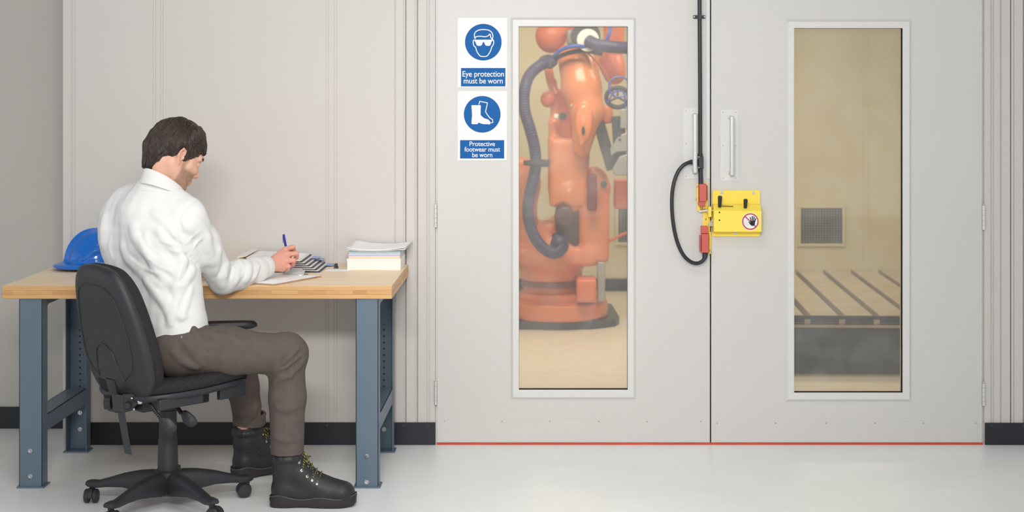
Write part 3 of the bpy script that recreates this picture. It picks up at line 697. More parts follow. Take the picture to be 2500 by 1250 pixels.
# card box, paper stack, loose top sheets
X0, X1 = P(847.5, 0, -.232).x, P(978, 0, -.232).x
bx = MB().box((X0, -.232, ZT+.0003), (X1, -.02, ZT+.047)).build('card_box', 'card', bevel=.001); tag(bx, 'flat white card box on the right end of the workbench', 'box')
MB().box((X0-.001, -.2335, ZT+.0385), (X1+.001, -.019, ZT+.0475)).build('lid', 'card', bx, bevel=.001)
cols = [(244, 236, 216), (236, 206, 160), (238, 232, 232), (206, 196, 220), (190, 186, 214), (222, 222, 230), (196, 206, 222), (186, 206, 214), (168, 196, 202), (180, 200, 204)]
z0 = ZT+.048
for i, c in enumerate(cols):
    j = random.uniform(-.001, .001)
    q = MB().box((X0+.006+j, -.226+j, z0), (X1-.003+j, -.03, z0+.0029)).build('folder', mat('folder_colour', sr(*c), .7)); z0 += .0031
    names = ['cream', 'pale orange', 'white', 'lilac', 'lavender', 'pale grey', 'pale blue grey', 'light teal grey', 'teal', 'soft teal']
    pos = ['lowest of the stack on the card box', 'second from the bottom of the stack on the card box', 'third from the bottom of the stack on the card box', 'fourth from the bottom of the stack on the card box', 'fifth from the bottom of the stack on the card box', 'fifth from the top of the stack on the card box', 'fourth from the top of the stack on the card box', 'third from the top of the stack on the card box', 'second from the top of the stack on the card box', 'directly under the curled white sheets']
    tag(q, names[i]+' paper folder, '+pos[i], 'folder', 'coloured folders stacked on the card box')
def sheet(name, label, z, tw, curl):
    nx, ny = 12, 8; xa, xb, ya, yb = X0-.003, X1+.02, -.236, -.012; vs = []; 
    for j in range(ny+1):
        for i in range(nx+1):
            a, b = i/nx, j/ny; x = xa+(xb-xa)*a+tw*b; y = ya+(yb-ya)*b-tw*.6*a
            vs.append((x, y, z+curl*((a-.45)**2*2.2)+curl*.9*max(0, b-.35)*(1-a)**2+curl*.3*b))
    f = [(j*(nx+1)+i, j*(nx+1)+i+1, (j+1)*(nx+1)+i+1, (j+1)*(nx+1)+i) for j in range(ny) for i in range(nx)]
    o = MB().add(vs, f).build(name, 'paper'); m_ = o.modifiers.new('t', 'SOLIDIFY'); m_.thickness = .0015
    tag(o, label, 'paper', 'curled white sheets on the folders')
sheet('paper_sheet', 'lower curled white sheet on the coloured folders', z0+.0025, .004, .010); sheet('paper_sheet', 'topmost curled white sheet on the coloured folders', z0+.0052, .014, .019)
# hard hat
hc = P(238, 640, -.17); hx, hy = hc.x, -.17
hd = math.radians(205); HF = Vector((math.cos(hd), math.sin(hd), 0)); HL = Vector((-HF.y, HF.x, 0)); UP = Vector((0, 0, 1))
g = SDF((hx-.2, hy-.2, ZT-.02), (hx+.2, hy+.2, ZT+.2), .0025); Z0 = ZT+.004; c0 = Vector((hx, hy, Z0+.018))
g.ell(c0+HF*-.004, (.128, .106, .146), (HF, HL, UP), .002)
g.ell(c0+HF*.02, (.118, .021, .1475), (HF, HL, UP), .012)
for sgn in (-1, 1): g.ell(c0+HL*.05*sgn-HF*.02, (.102, .011, .130), (HF, HL, UP), .012)
g.cut(c0, (0, 0, -1))
g2 = SDF((hx-.22, hy-.2, ZT-.02), (hx+.2, hy+.2, ZT+.2), .0025)
g2.ell(c0+HF*.045-UP*.004, (.135, .122, .022), (HF, HL, UP), .002).ell(c0-UP*.002, (.137, .116, .014), (HF, HL, UP), .01)
a_ = g2.F[:g.F.shape[0]]
g3 = SDF((hx-.22, hy-.2, ZT-.02), (hx+.2, hy+.2, ZT+.2), .0025)
g3.ell(c0+HF*-.004, (.128, .106, .146), (HF, HL, UP), .002).ell(c0+HF*.02, (.118, .021, .1475), (HF, HL, UP), .012)
for sgn in (-1, 1): g3.ell(c0+HL*.05*sgn-HF*.02, (.102, .011, .130), (HF, HL, UP), .012)
g3.cut(c0-UP*.006, (0, 0, -1))
g2.ell(c0-HF*.0-UP*.02, (.15, .13, .0175), (HF, HL, UP), .004, neg=True)
k = .012; hh = np.clip(.5+.5*(g2.F-g3.F)/k, 0, 1); g3.F = g2.F*(1-hh)+g3.F*hh-k*hh*(1-hh)
for sgn in (-1, 1):
    g3.chain([c0+HF*a+HL*(b*sgn)+UP*c for a, b, c in ((.095, .062, .012), (.07, .082, .03), (.03, .094, .06), (-.03, .094, .075), (-.085, .072, .06))], [.006, .008, .009, .008, .004], .010)
g3.ell(c0-UP*.012, (.122, .100, .14), (HF, HL, UP), .003, neg=True)
hm = g3.mesh('hard_hat', 'helmet', None, 3); tag(hm, 'glossy blue hard hat on the left end of the workbench', 'hard hat')
sp = c0-HL*-.0+HF*-.02; 
MB().box((hx-.006, hy-.112, Z0+.028), (hx+.02, hy-.098, Z0+.046)).build('accessory_slot', 'helmet', hm, bevel=.002)
# ================================================================== OFFICE CHAIR
CC = Vector((-1.379, -1.0, 0)); ang = math.radians(45)
CF = Vector((math.cos(ang), math.sin(ang), 0)); CL = Vector((-CF.y, CF.x, 0))
def CH(f, l, z): return tuple(CC+CF*f+CL*l+Vector((0, 0, z)))
ch = empty('office_chair', CC, 'black swivel office chair with fabric seat and five castor base', 'chair')
for i in range(5):
    a = math.radians(26+72*i); dx, dy = math.cos(a), math.sin(a); pv = Vector((-dy, dx, 0)); dv = Vector((dx, dy, 0))
    rings = []
    for r, zt, zb, wd in ((.02, .128, .05, .034), (.06, .131, .048, .032), (.11, .126, .056, .029), (.17, .113, .064, .026), (.23, .094, .062, .023), (.27, .082, .057, .0215), (.285, .083, .058, .022), (.305, .082, .06, .0225), (.315, .078, .064, .018)):
        c = CC+dv*r; ww = wd
        rings.append([c+pv*(ww*x)+Vector((0, 0, zb+(zt-zb)*y)) for x, y in ((-.8, 0), (-.95, .35), (-.85, .75), (-.45, .97), (0, 1), (.45, .97), (.85, .75), (.95, .35), (.8, 0))])
    MB().loft(rings).build('base_arm', 'chairp', ch, sharp=50)
    cw = CC+dv*.295; sw = math.radians(200+35*i); sx = Vector((math.cos(sw), math.sin(sw), 0)); sy = Vector((-sx.y, sx.x, 0)); cc = cw+sx*.012
    cs = MB(); 
    cs.tube([cw+Vector((0, 0, .05)), cw+Vector((0, 0, .066))], .011, 14)
    for s_ in (-1, 1): cs.lathe([(.0001, -.0095), (.02, -.0095), (.0255, -.006), (.0255, .005), (.022, .009), (.0001, .0098)], cc+sy*.0155*s_+Vector((0, 0, .026)), sy*s_, 28)
    cs.build('castor', 'chairp', ch)
    hd_ = MB()
    rr = [[cc+sy*t+sx*(.0285*math.cos(q))+Vector((0, 0, .027+.0285*math.sin(q))) for q in [math.radians(d) for d in range(-10, 200, 14)]]+[cc+sy*t+sx*(.024*math.cos(q))+Vector((0, 0, .027+.024*math.sin(q))) for q in [math.radians(d) for d in range(198, -12, -14)]] for t in (-.008, .008)]
    hd_.loft(rr).build('castor_hood', 'chairp', ch)
MB().lathe([(.0001, .045), (.045, .045), (.05, .06), (.048, .128), (.04, .134), (.0001, .134)], CC, n=32).build('hub', 'chairp', ch)
MB().lathe([(.0001, .13), (.037, .13), (.0365, .145), (.0345, .245), (.0335, .25), (.0325, .25), (.0315, .35), (.030, .352), (.0295, .43), (.0001, .43)], CC, n=36).build('gas_column', 'chairp', ch)
# seat
so = [(p[0], p[1]) for p in spline([Vector(q) for q in ((.255, 0), (.245, .12), (.215, .19), (.15, .222), (.03, .23), (-.10, .215), (-.18, .17), (-.215, .09), (-.22, 0), (-.215, -.09), (-.18, -.17), (-.10, -.215), (.03, -.23), (.15, -.222), (.215, -.19), (.245, -.12))], None, 5, True)]
def SF(a, b, w_): return CH(a, b, w_+.03*(a/.25)*(.6 if a > 0 else .25)+(.012*(b/.23)**2) - (.04*max(0, (a-.17)/.085)**2))
MB().puck(so, [(.0, .452), (.5, .45), (.9, .447), (.985, .445), (1.0, .437), (.99, .428), (.95, .422), (.0, .422)], SF).build('seat_pan', 'chairp', ch, sharp=50)
MB().puck(so, [(.0, .44), (.96, .446), (.99, .452), (1.005, .463), (.995, .476), (.95, .487), (.85, .492), (.6, .49), (.3, .486), (.0, .485)], SF).build('seat_cushion', 'chairf', ch, sharp=60)
# moulded ribs under the pan
MB().box((.09, -.205, .385), (.20, -.18, .44), lambda a, b, c: SF(a, b*1.0, c+(.012 if False else 0))).box((-.16, -.205, .392), (.02, -.18, .43), SF).build('pan_rib', 'chairp', ch, bevel=.004)
MB().box((-.15, -.075, .37), (.13, .075, .425), CH).build('mechanism', 'blackp', ch, bevel=.006)
MB().box((-.23, -.03, .375), (-.10, .03, .405), CH).build('back_bracket', 'blackp', ch, bevel=.004)
# backrest
bo = [(p[0], p[1]) for p in spline([Vector(q) for q in ((0, .01), (.10, .015), (.165, .05), (.205, .12), (.213, .20), (.200, .30), (.178, .39), (.150, .45), (.10, .49), (0, .503), (-.10, .49), (-.150, .45), (-.178, .39), (-.200, .30), (-.213, .20), (-.205, .12), (-.165, .05), (-.10, .015))], None, 5, True)]
def BF(l, z, w_):
    f = -.205-z*.215+.10*max(0, .16-z)*1.2+.55*l*l+w_
    return CH(f, l, .394+z*1.02)
MB().puck(bo, [(.0, -.014), (.5, -.014), (.80, -.012), (.93, -.006), (.985, .004), (1.0, .016), (.99, .026), (.9, .03), (.0, .03)], BF).build('backrest_shell', 'chairp', ch, sharp=50)
MB().puck(bo, [(.0, .028), (.9, .028), (.985, .027), (1.0, .036), (1.0, .048), (.985, .062), (.95, .070), (.8, .078), (.4, .083), (.0, .084)], BF).build('backrest_cushion', 'chairf', ch, sharp=60)
# raised contour line on the shell
ln = spline([Vector((a, b)) for a, b in ((-.085, .10), (-.15, .15), (-.160, .24), (-.14, .34), (-.11, .405), (-.05, .43), (.05, .43), (.11, .405), (.14, .34), (.160, .24), (.15, .15), (.085, .10))], None, 6)
mb = MB().tube([BF(a, b, -.0125) for a, b in ln], .003, 8)
l2 = spline([Vector((a, b)) for a, b in ((-.085, .10), (-.07, .15), (-.05, .20), (0, .225), (.05, .20), (.07, .15), (.085, .10))], None, 6)
mb.tube([BF(a, b, -.0135) for a, b in l2], .003, 8); mb.build('shell_ridge', 'chairp', ch)
MB().box((.044, .0, -.0152), (.108, .088, .004), lambda a, b, c: BF(a+.0, b, c)).build('mounting_recess_shade', mat('recess_shade_black', sr(8, 9, 11), .7), ch, bevel=.004)  # solid block, near black to paint the shade of a notch
MB().box((-.02, -.012, -.018), (.040, .095, -.006), lambda a, b, c: BF(a-.0, b, c)).build('mounting_cover', 'chairp', ch, bevel=.003)
# back post hanging down, handwheel, levers
def lp(px, py, Y): return P(px, py, Y)
YK = -1.215
MB().loft([[lp(x, y, YK+dy) for x, y, dy in r] for r in ([(272, 962, -.01), (300, 966, -.01), (300, 966, .012), (272, 962, .012)], [(276, 1004, -.01), (304, 1007, -.01), (304, 1007, .012), (276, 1004, .012)], [(287, 1006, -.006), (305, 1008, -.006), (305, 1008, .01), (287, 1006, .01)], [(304, 1106, -.006), (322, 1112, -.006), (322, 1112, .01), (304, 1106, .01)])]).build('back_post', 'chairp', ch, bevel=.002)
MB().prism([(298, 962), (345, 960), (345, 978), (318, 1004), (298, 1008)], lambda a, b, w_: tuple(lp(a, b, w_)), YK-.008, YK+.02).build('tilt_plate', 'chairp', ch, bevel=.003)
kn = MB(); kc = lp(264, 982, YK+.03); 
kn.loft([[kc+Vector((x_, 0, 0))+Vector((0, (r_+.0015*(k % 2))*math.cos(2*PI*k/24), (r_+.0015*(k % 2))*math.sin(2*PI*k/24))) for k in range(24)] for x_, r_ in ((-.012, .018), (-.01, .024), (.012, .024), (.014, .018))]).build('hand_wheel', 'blackp', ch)
for a, b in ((322, 972), (327, 999)): MB().sphere(lp(a, b, YK-.012), .005, 12).build('bolt', 'bright', ch)
MB().lathe([(.0001, -.02), (.011, -.02), (.013, -.015), (.013, 0)], lp(314, 988, YK-.008), (0, 1, 0), 8).build('adjuster', 'blackp', ch)
MB().sphere(lp(342, 980, YK-.01), .011, 14, (1.1, 1, 1)).build('pivot', 'bright', ch)
def lever(p, q, pads, Y):
    p3, q3 = lp(*p, Y), lp(*q, Y-.02); n = 14; mb = MB()
    mb.tube([p3, q3], .0045, 10)
    for i in range(n):
        c = p3.lerp(q3, (i+.5)/n); t = nrm(q3-p3); mb.lathe([(.004, -.0022), (.0082, -.0012), (.0082, .0012), (.004, .0022)], c, t, 14)
    o = mb.build('lever', 'blackp', ch)
    c2 = spline([Vector((a, b)) for a, b in pads], None, 5, True)
    cs = [tuple(x) for x in c2]
    MB().puck(cs, [(.0, .006), (.8, .005), (1, 0), (.8, -.005), (0, -.006)], lambda a, b, w_: tuple(lp(a, b, Y-.022-w_))).build('paddle', 'chairp', o, sharp=60)
lever((352, 968), (395, 1025), [(388, 1020), (398, 1018), (415, 1022), (430, 1038), (430, 1050), (420, 1057), (405, 1055), (392, 1038)], -1.19)
lever((418, 976), (444, 1010), [(443, 1008), (452, 1001), (470, 1012), (481, 1026), (480, 1036), (466, 1043), (452, 1036), (444, 1022)], -1.06)
# the one armrest on the far side
ao = [(p[0], p[1]) for p in spline([Vector(q) for q in ((-.12, 0), (-.11, .032), (-.02, .04), (.09, .04), (.165, .03), (.185, 0), (.165, -.03), (.09, -.04), (-.02, -.04), (-.11, -.032))], None, 4, True)]
AZ = lambda a, b, w_: tuple(Vector((-1.315, -.525, 0))+Vector((.985, .17, 0))*(a*.95)+Vector((-.17, .985, 0))*b+Vector((0, 0, w_-.007)))
MB().puck(ao, [(0, .582), (.9, .582), (1, .588), (1, .598), (.93, .608), (0, .611)], AZ).build('armrest', 'chairp', ch, sharp=50)
MB().tube([CH(-.02, .10, .40), CH(-.02, .30, .395), CH(0, .36, .42), (-1.42, -.55, .50), (-1.36, -.53, .585)], .013, 12, smooth=4).build('armrest_support', 'chairp', ch)

# ================================================================== PERSON
V = Vector
HCn = V((-1.371, -.95, 1.273)); ps, pt = math.radians(37), math.radians(30)
hF = V((math.cos(ps)*math.cos(pt), math.sin(ps)*math.cos(pt), -math.sin(pt))); hL = V((-math.sin(ps), math.cos(ps), 0)); hU = V((math.cos(ps)*math.sin(pt), math.sin(ps)*math.sin(pt), math.cos(pt)))
HA = (hF, hL, hU)
def hd(f, l, u): return HCn+hF*f+hL*l+hU*u
TL = V((-.906, .42, 0)); TF = V((.42, .906, 0))
SHR, SHL = V((-1.302, -1.03, 1.055)), V((-1.585, -.885, 1.045))
ELR, WRR = V((-1.213, -.812, .800)), P(648, 651, -.60)
ELL, WRL = V((-1.555, -.70, .84)), V((-1.42, -.60, .812))
HIPR, KNR, ANR = V((-1.325, -1.05, .585)), V((-.945, -1.005, .555)), V((-.942, -1.0, .12))
HIPL, KNL, ANL = V((-1.445, -.925, .575)), V((-1.19, -.65, .520)), V((-1.168, -.562, .12))
zs = list(np.arange(.03, .74, .009))+list(np.arange(.745, 1.43, .0028))
B = SDF((-1.72, -1.20, 0), (-.85, -.45, 1), .0028, zs)
# trunk, arms and legs beneath the clothes
for z_, cx, cy, hw_, r in ((.60, -1.39, -1.0, .06, .085), (.75, -1.41, -.99, .05, .085), (.95, -1.445, -.965, .07, .085), (1.06, -1.435, -.96, .09, .06)):
    c = V((cx, cy, z_)); B.cap(c+TL*hw_, c-TL*hw_, r, r, .06)
B.cap((-1.40, -.99, .6), (-1.44, -.965, 1.05), .08, .07, .05)
B.cap(V((-1.43, -.98, 1.06)), hd(-.025, 0, -.03), .056, .057, .03)
B.chain([SHR, ELR], [.05, .038], .03).chain([SHL, ELL], [.05, .038], .03)
B.chain([ELR, ELR.lerp(WRR, .4), WRR], [.036, .036, .025], .015).chain([ELL, ELL.lerp(WRL, .4), WRL], [.036, .036, .025], .015)
B.chain([HIPR, KNR, ANR], [.07, .045, .032], .03).chain([HIPL, KNL, ANL], [.07, .045, .032], .03)
for an, y_ in ((ANR, .0), (ANL, 38)):
    q = V((math.cos(math.radians(y_)), math.sin(math.radians(y_)), 0)); B.cap(an-V((0, 0, .06)), an+q*.09-V((0, 0, .07)), .028, .022, .02)
# head
B.ell(hd(-.014, 0, .042), (.100, .074, .090), HA, .01)
B.ell(hd(.028, 0, -.005), (.066, .060, .088), HA, .03)
for s_ in (-1, 1):
    B.cap(hd(.005, .050*s_, -.035), hd(.072, .026*s_, -.082), .020, .016, .03)
    B.cap(hd(.076, .036*s_, -.012), hd(.05, .055*s_, -.008), .018, .014, .02)          # cheek bone
    B.cap(hd(.088, .020*s_, .036), hd(.078, .046*s_, .036), .009, .008, .014)          # brow
B.cap(hd(.085, 0, -.093), hd(.088, 0, -.082), .017, .015, .022)
B.cap(hd(.06, 0, .07), hd(.075, 0, .05), .03, .025, .03)
B.cap(hd(.092, 0, .026), hd(.116, 0, -.014), .0065, .0085, .010)                        # nose bridge
B.ell(hd(.113, 0, -.020), (.013, .010, .0095), HA, .008)
for s_ in (-1, 1): B.ell(hd(.102, .0125*s_, -.023), (.0115, .0075, .0085), HA, .005)
for s_ in (-1, 1): B.ell(hd(.108, .007*s_, -.031), (.0055, .004, .005), HA, .003, neg=True)
B.ell(hd(.086, 0, -.045), (.016, .030, .018), HA, .015)
for s_ in (-1, 1): B.ell(hd(.096, .032*s_, .016), (.016, .017, .012), HA, .012, neg=True)
for s_ in (-1, 1): B.ell(hd(.081, .031*s_, .014), (.0130, .0140, .0115), HA, .003)
for s_ in (-1, 1): B.cap(hd(.0945, .022*s_, .008), hd(.088, .042*s_, .009), .0022, .0016, .002, neg=False)
B.cap(hd(.100, .016, -.0505), hd(.100, -.016, -.0505), .0058, .0058, .005); B.cap(hd(.098, .013, -.0605), hd(.098, -.013, -.0605), .0064, .0064, .005)
B.cap(hd(.107, .02, -.0555), hd(.107, -.02, -.0555), .0022, .0022, .002, neg=True)
# ears
for s_ in (-1, 1):
    E = [hd(*q) for q in ((.007, .074*s_, .014), (.000, .080*s_, .028), (-.014, .087*s_, .030), (-.021, .089*s_, .016), (-.020, .087*s_, .0), (-.012, .082*s_, -.013), (-.003, .077*s_, -.024), (.003, .074*s_, -.020))]
    B.ell(hd(-.008, .077*s_, .006), (.014, .005, .024), HA, .004)
    B.chain(E, [.0030, .0036, .0042, .0042, .004, .0042, .0055, .004], .003)
    B.ell(hd(-.003, .086*s_, .004), (.0075, .0072, .0105), HA, .003, neg=True)
    B.chain([hd(-.012, .084*s_, .020), hd(-.014, .085*s_, .006), hd(-.008, .083*s_, -.008)], [.002, .0026, .0022], .002)
    B.ell(hd(.006, .077*s_, .0), (.0035, .004, .006), HA, .003)
# neck muscles
B.cap(hd(-.02, -.055, -.03), V((-1.36, -.96, 1.10)), .018, .014, .03); B.cap(hd(-.062, -.015, -.02), V((-1.435, -1.0, 1.12)), .028, .03, .035); B.cap(hd(-.05, .02, -.02), V((-1.43, -.97, 1.12)), .03, .033, .035)
# right hand, closed round a pen
YO = .085
H = lambda px, py, y: P(px, py, y+YO)
K = {'i': H(697, 609, -.605), 'm': H(703, 621, -.62), 'r': H(701, 636, -.635), 'p': H(693, 649, -.64)}
for kk, r in (('i', .0115), ('m', .012), ('r', .012), ('p', .0115)):
    B.cap(WRR+V((.0, 0, .004 if kk in 'im' else -.006)), K[kk], .0155, r, .014)
B.cap(H(672, 652, -.655), H(690, 657, -.635), .016, .012, .014)
for kk in K: B.ell(K[kk]+V((.001, -.002, .002)), (.0105, .0105, .0105), None, .006)
FG = [([K['i'], H(715, 603.5, -.590), H(718, 614, -.562), H(708, 627, -.548)], [.0105, .0095, .0088, .0072]),
      ([K['m'], H(724, 618.5, -.612), H(724, 629, -.585), H(713, 638, -.566)], [.011, .0098, .009, .0075]),
      ([K['r'], H(717, 635.5, -.63), H(715, 646, -.603), H(703, 650, -.588)], [.0108, .0095, .0088, .0073]),
      ([K['p'], H(705, 650.5, -.638), H(702, 658, -.614), H(692, 659, -.602)], [.0098, .0086, .008, .0068]),
      ([H(668, 636, -.625), H(682, 631, -.585), H(697, 628, -.556), H(706, 626, -.538)], [.0125, .0115, .0095, .0078])]
for pts, rs in FG: B.chain(pts, rs, .0035)
for q in ([H(678, 627, -.642), H(694, 616, -.63)], [H(676, 640, -.65), H(697, 632, -.643)]): B.chain(q, [.003, .003], .006)
B.cap(H(702, 616, -.575), H(706, 642, -.592), .0135, .0125, .008)
# left hand, resting on the bench
LH0 = WRL
for i_, (dx, dy) in enumerate(((.085, .018), (.088, .034), (.084, .050), (.074, .064))):
    k0 = LH0+V((dx*.75, dy*.6+.005, -.006)); B.cap(LH0, k0, .017, .012, .014)
    tp = LH0+V((dx*1.55, dy*1.25, -.022)); md_ = k0.lerp(tp, .5)+V((0, 0, .006)); B.chain([k0, md_, tp], [.0095, .0088, .0072], .003)
B.chain([LH0+V((.02, -.012, 0)), LH0+V((.055, -.02, -.008)), LH0+V((.085, -.016, -.018))], [.012, .010, .008], .004)
body = B.mesh('person', 'skin', None, 2, .4)
tag(body, 'man in white shirt and brown trousers writing at the workbench', 'person')
n = len(body.data.vertices); co = np.empty(n*3, np.float32); body.data.vertices.foreach_get('co', co); co = co.reshape(-1, 3)
q = co-np.array(HCn); F_, L_, U_ = [q@np.array(a) for a in HA]
sg = lambda x, a, b: np.clip((x-a)/(b-a), 0, 1)**2*(3-2*np.clip((x-a)/(b-a), 0, 1))
beard = sg(-U_, .018, .034)*sg(F_, .012, .028)*sg(-U_, -.2, .0)*(1-sg(-U_, .105, .125))*(1-sg(F_, .098, .104)*sg(U_, -.040, -.034))
side = sg(F_, .010, .018)*(1-sg(F_, .030, .040))*(1-sg(U_, .02, .03))*sg(U_, -.05, -.02)
mask = np.clip(np.maximum(beard*.95, side*.8), 0, 1)*(np.abs(q).max(1) < .17)
lips = np.exp(-((F_-.102)/.008)**2-((U_+.055)/.009)**2-(L_/.022)**2)
ear = np.clip(sg(np.abs(L_), .078, .084), 0, 1)*(np.abs(q).max(1) < .12)*.45
nose = sg(F_, .105, .118)*(U_ < .01)*.4
hand = (co[:, 0] > WRR.x-.01)*(co[:, 2] > .7)*(co[:, 1] > -.75)*.12
for nm_, ar in (('stubble', mask*(1-np.clip(lips, 0, 1))), ('rosy', np.clip(lips*.8+ear+nose+hand, 0, 1))):
    at = body.data.attributes.new(nm_, 'FLOAT', 'POINT'); at.data.foreach_set('value', ar.astype(np.float32))
# eyebrow, lashes
mb = MB(); rg = random.Random(3)
def face(l_, u_):
    p = hd(.13, l_, u_)
    for _ in range(150):
        v = B.val(p)
        if v < .0006: return p
        p = p-hF*max(.0005, v*.6)
    return p
brow = [MB(), MB()]
for q_, s_ in enumerate((-1, 1)):
    for i in range(60):
        t = rg.random(); c = face((.012+.038*t)*s_, .037+.005*math.sin(PI*t)+rg.uniform(-.003, .003)); d = hL*s_*.006+hU*.001-hF*.003*t
        brow[q_].tube([c-d*.3, c+d+hF*.0008], [.0007, .0003], 3)
for q_ in brow: q_.build('eyebrow', 'hair', body)
# hair: close cap plus combed strands
HG = SDF(tuple(HCn-V((.17, .16, .15))), tuple(HCn+V((.19, .17, .2))), .003)
HG.ell(hd(-.014, 0, .044), (.106, .083, .097), HA, .01)
HG.cap(hd(.03, .03, .100), hd(.058, .02, .080), .034, .024, .02).cap(hd(.03, -.03, .100), hd(.058, -.02, .080), .034, .024, .02)
HG.cap(hd(.064, .03, .080), hd(.084, .02, .064), .018, .009, .014).cap(hd(.064, -.03, .080), hd(.083, -.034, .062), .018, .009, .014)
HG.cap(hd(-.03, 0, .118), hd(.03, 0, .122), .02, .02, .03)
HG.cap(hd(-.086, -.02, .0), hd(-.066, -.018, -.080), .028, .014, .03).cap(hd(-.086, .02, .0), hd(-.066, .018, -.080), .028, .014, .03).cap(hd(-.08, -.035, -.02), hd(-.072, -.035, -.045), .024, .014, .02)
# carve face, neck and ears free
HG.ell(hd(.115, 0, -.005), (.085, .12, .062), HA, .012, neg=True)
for s_ in (-1, 1):
    HG.cap(hd(.05, .09*s_, -.03), hd(.073, .075*s_, .045), .030, .020, .006, neg=True)
    HG.cap(hd(-.004, .098*s_, -.02), hd(-.010, .098*s_, .018), .027, .027, .004, neg=True)
    HG.cap(hd(-.022, .08*s_, -.062), hd(-.018, .085*s_, -.02), .036, .020, .006, neg=True)
    HG.cap(hd(.02, .075*s_, -.10), hd(-.05, .07*s_, -.075), .04, .035, .008, neg=True)
HG.cap(hd(.0, 0, -.12), hd(.02, 0, -.03), .07, .05, .01, neg=True)
HG.cut(hd(-.08, 0, -.088), -hU)
HG.wave(.0018, 110, 11)
hair = HG.mesh('hair', 'hair', body, 3)
crown = hd(-.055, .01, .135); nv = len(hair.data.vertices); hv = np.empty(nv*3, np.float32); hair.data.vertices.foreach_get('co', hv); hv = hv.reshape(-1, 3)
mb = MB(); rs_ = np.random.RandomState(5)
for idx in rs_.choice(nv, 5200, replace=True):
    p = V(hv[idx]); u_ = (p-HCn).dot(hU); f_ = (p-HCn).dot(hF); l_ = (p-HCn).dot(hL)
    if HG.val(p) > .004: continue
    nn = HG.grad(p)
    if (p-HCn).dot(nn) < .02: continue
    fl_ = p-crown
    if f_ > .0 and u_ > .06: fl_ = hF*1.0+hL*(l_*4-.25)-hU*.2
    elif f_ < -.02: fl_ = -hU*1.0+(p-crown)*1.5+hF*.25*rs_.normal()
    else: fl_ = -hU*.8+(p-crown)*3+hF*.5
    ln_ = rs_.uniform(.025, .06); pts = [p-nn*.001]; cur = p
    wob = rs_.normal(size=3)*.13; lift = rs_.uniform(.0003, .0024)
    for st_ in range(6):
        nn = HG.grad(cur); d = nrm(fl_)+V(wob); d = nrm(d-nn*d.dot(nn)); cur = cur+d*ln_/6
        vv = HG.val(cur); cur = cur-nn*vv; pts.append(cur+nn*lift*math.sin(PI*(st_+1)/7.5))
        if HG.val(cur) > .003 or (cur-HCn).dot(hU) < -.080: break
    if len(pts) < 4: continue
    mb.tube(pts, [.0006, .0011, .0012, .0011, .0009, .0006, .0003][:len(pts)], 4)
st = mb.build('strands', mat('brown_hair_strands', sr(62, 50, 44), .36, var=.35, vscale=90, spec=.5), hair, sharp=180)

# ---- shirt
T = SDF((-1.76, -1.25, .58), (-1.0, -.52, 1.26), .0036)
for z_, cx, cy, hw_, r in ((.62, -1.392, -1.0, .062, .108), (.72, -1.408, -1.0, .06, .107), (.84, -1.430, -.985, .07, .108), (.96, -1.456, -.97, .088, .108), (1.04, -1.455, -.965, .105, .090)):
    c = V((cx, cy, z_)); T.cap(c+TL*hw_, c-TL*hw_, r, r, .07)
T.cap(V((-1.44, -.975, 1.06)), V((-1.408, -.985, 1.13)), .09, .062, .06)
T.chain([V((-1.41, -1.0, 1.13)), SHR+V((0, 0, .012))], [.055, .050], .06).chain([V((-1.44, -.96, 1.135)), V((-1.53, -.92, 1.098)), SHL+V((0, 0, .012))], [.055, .055, .052], .06)
T.cap(V((-1.47, -1.03, 1.07)), V((-1.44, -1.045, .98)), .06, .06, .08)
T.cap(V((-1.45, -.98, 1.07)), V((-1.425, -.985, 1.150)), .09, .062, .04)
m1 = SHR.lerp(ELR, .45)+V((-.012, -.008, .008))
T.chain([SHR, m1, ELR+V((-.004, 0, .006))], [.066, .069, .052], .035)
T.chain([ELR, ELR.lerp(WRR, .35)+V((0, -.004, .004)), ELR.lerp(WRR, .75), WRR-V((.004, 0, 0))], [.051, .054, .047, .039], .022)
m2 = SHL.lerp(ELL, .5); T.chain([SHL, m2, ELL], [.062, .060, .052], .035).chain([ELL, ELL.lerp(WRL, .5), WRL], [.052, .048, .036], .02)
# cloth folds, drawn where they are seen
def Cq(pts): return [(130+x/2.777, 270+y/2.777) for x, y in pts]
def C3(pts): return [(130+x/1.923, 600+y/1.923) for x, y in pts]
FO = [([(700, 800), (770, 870), (850, 950), (890, 1010)], .011, .016), ([(690, 690), (760, 760), (830, 850), (865, 900)], .006, .02),
      ([(540, 780), (560, 860), (640, 960), (760, 1050), (860, 1120)], .009, .02), ([(470, 900), (500, 1000), (600, 1100), (720, 1180)], .007, .018),
      ([(345, 720), (335, 820), (340, 930)], .004, .018), ([(610, 850), (620, 950), (700, 1080)], .005, .014),
      ([(900, 1000), (870, 1090), (830, 1180)], .007, .016), ([(950, 1080), (900, 1150), (820, 1220)], .007, .016),
      ([(860, 780), (930, 800), (1000, 850), (1040, 930)], .007, .018), ([(900, 860), (960, 960), (1020, 1040)], .007, .016), ([(940, 720), (1010, 790), (1070, 880)], .005, .016),
      ([(1210, 985), (1180, 1050), (1150, 1130), (1150, 1190)], .010, .016), ([(1130, 940), (1110, 1020), (1100, 1100)], .008, .017), ([(1260, 1020), (1250, 1080), (1240, 1160)], .006, .014),
      ([(1320, 1020), (1330, 1080), (1310, 1150)], .005, .013), ([(1050, 860), (1060, 950), (1080, 1040)], .006, .016), ([(1380, 1040), (1370, 1090), (1350, 1150)], .004, .01)]
for pts, amp, r in FO: T.fold(Cq(pts), amp*.32, r, .018)
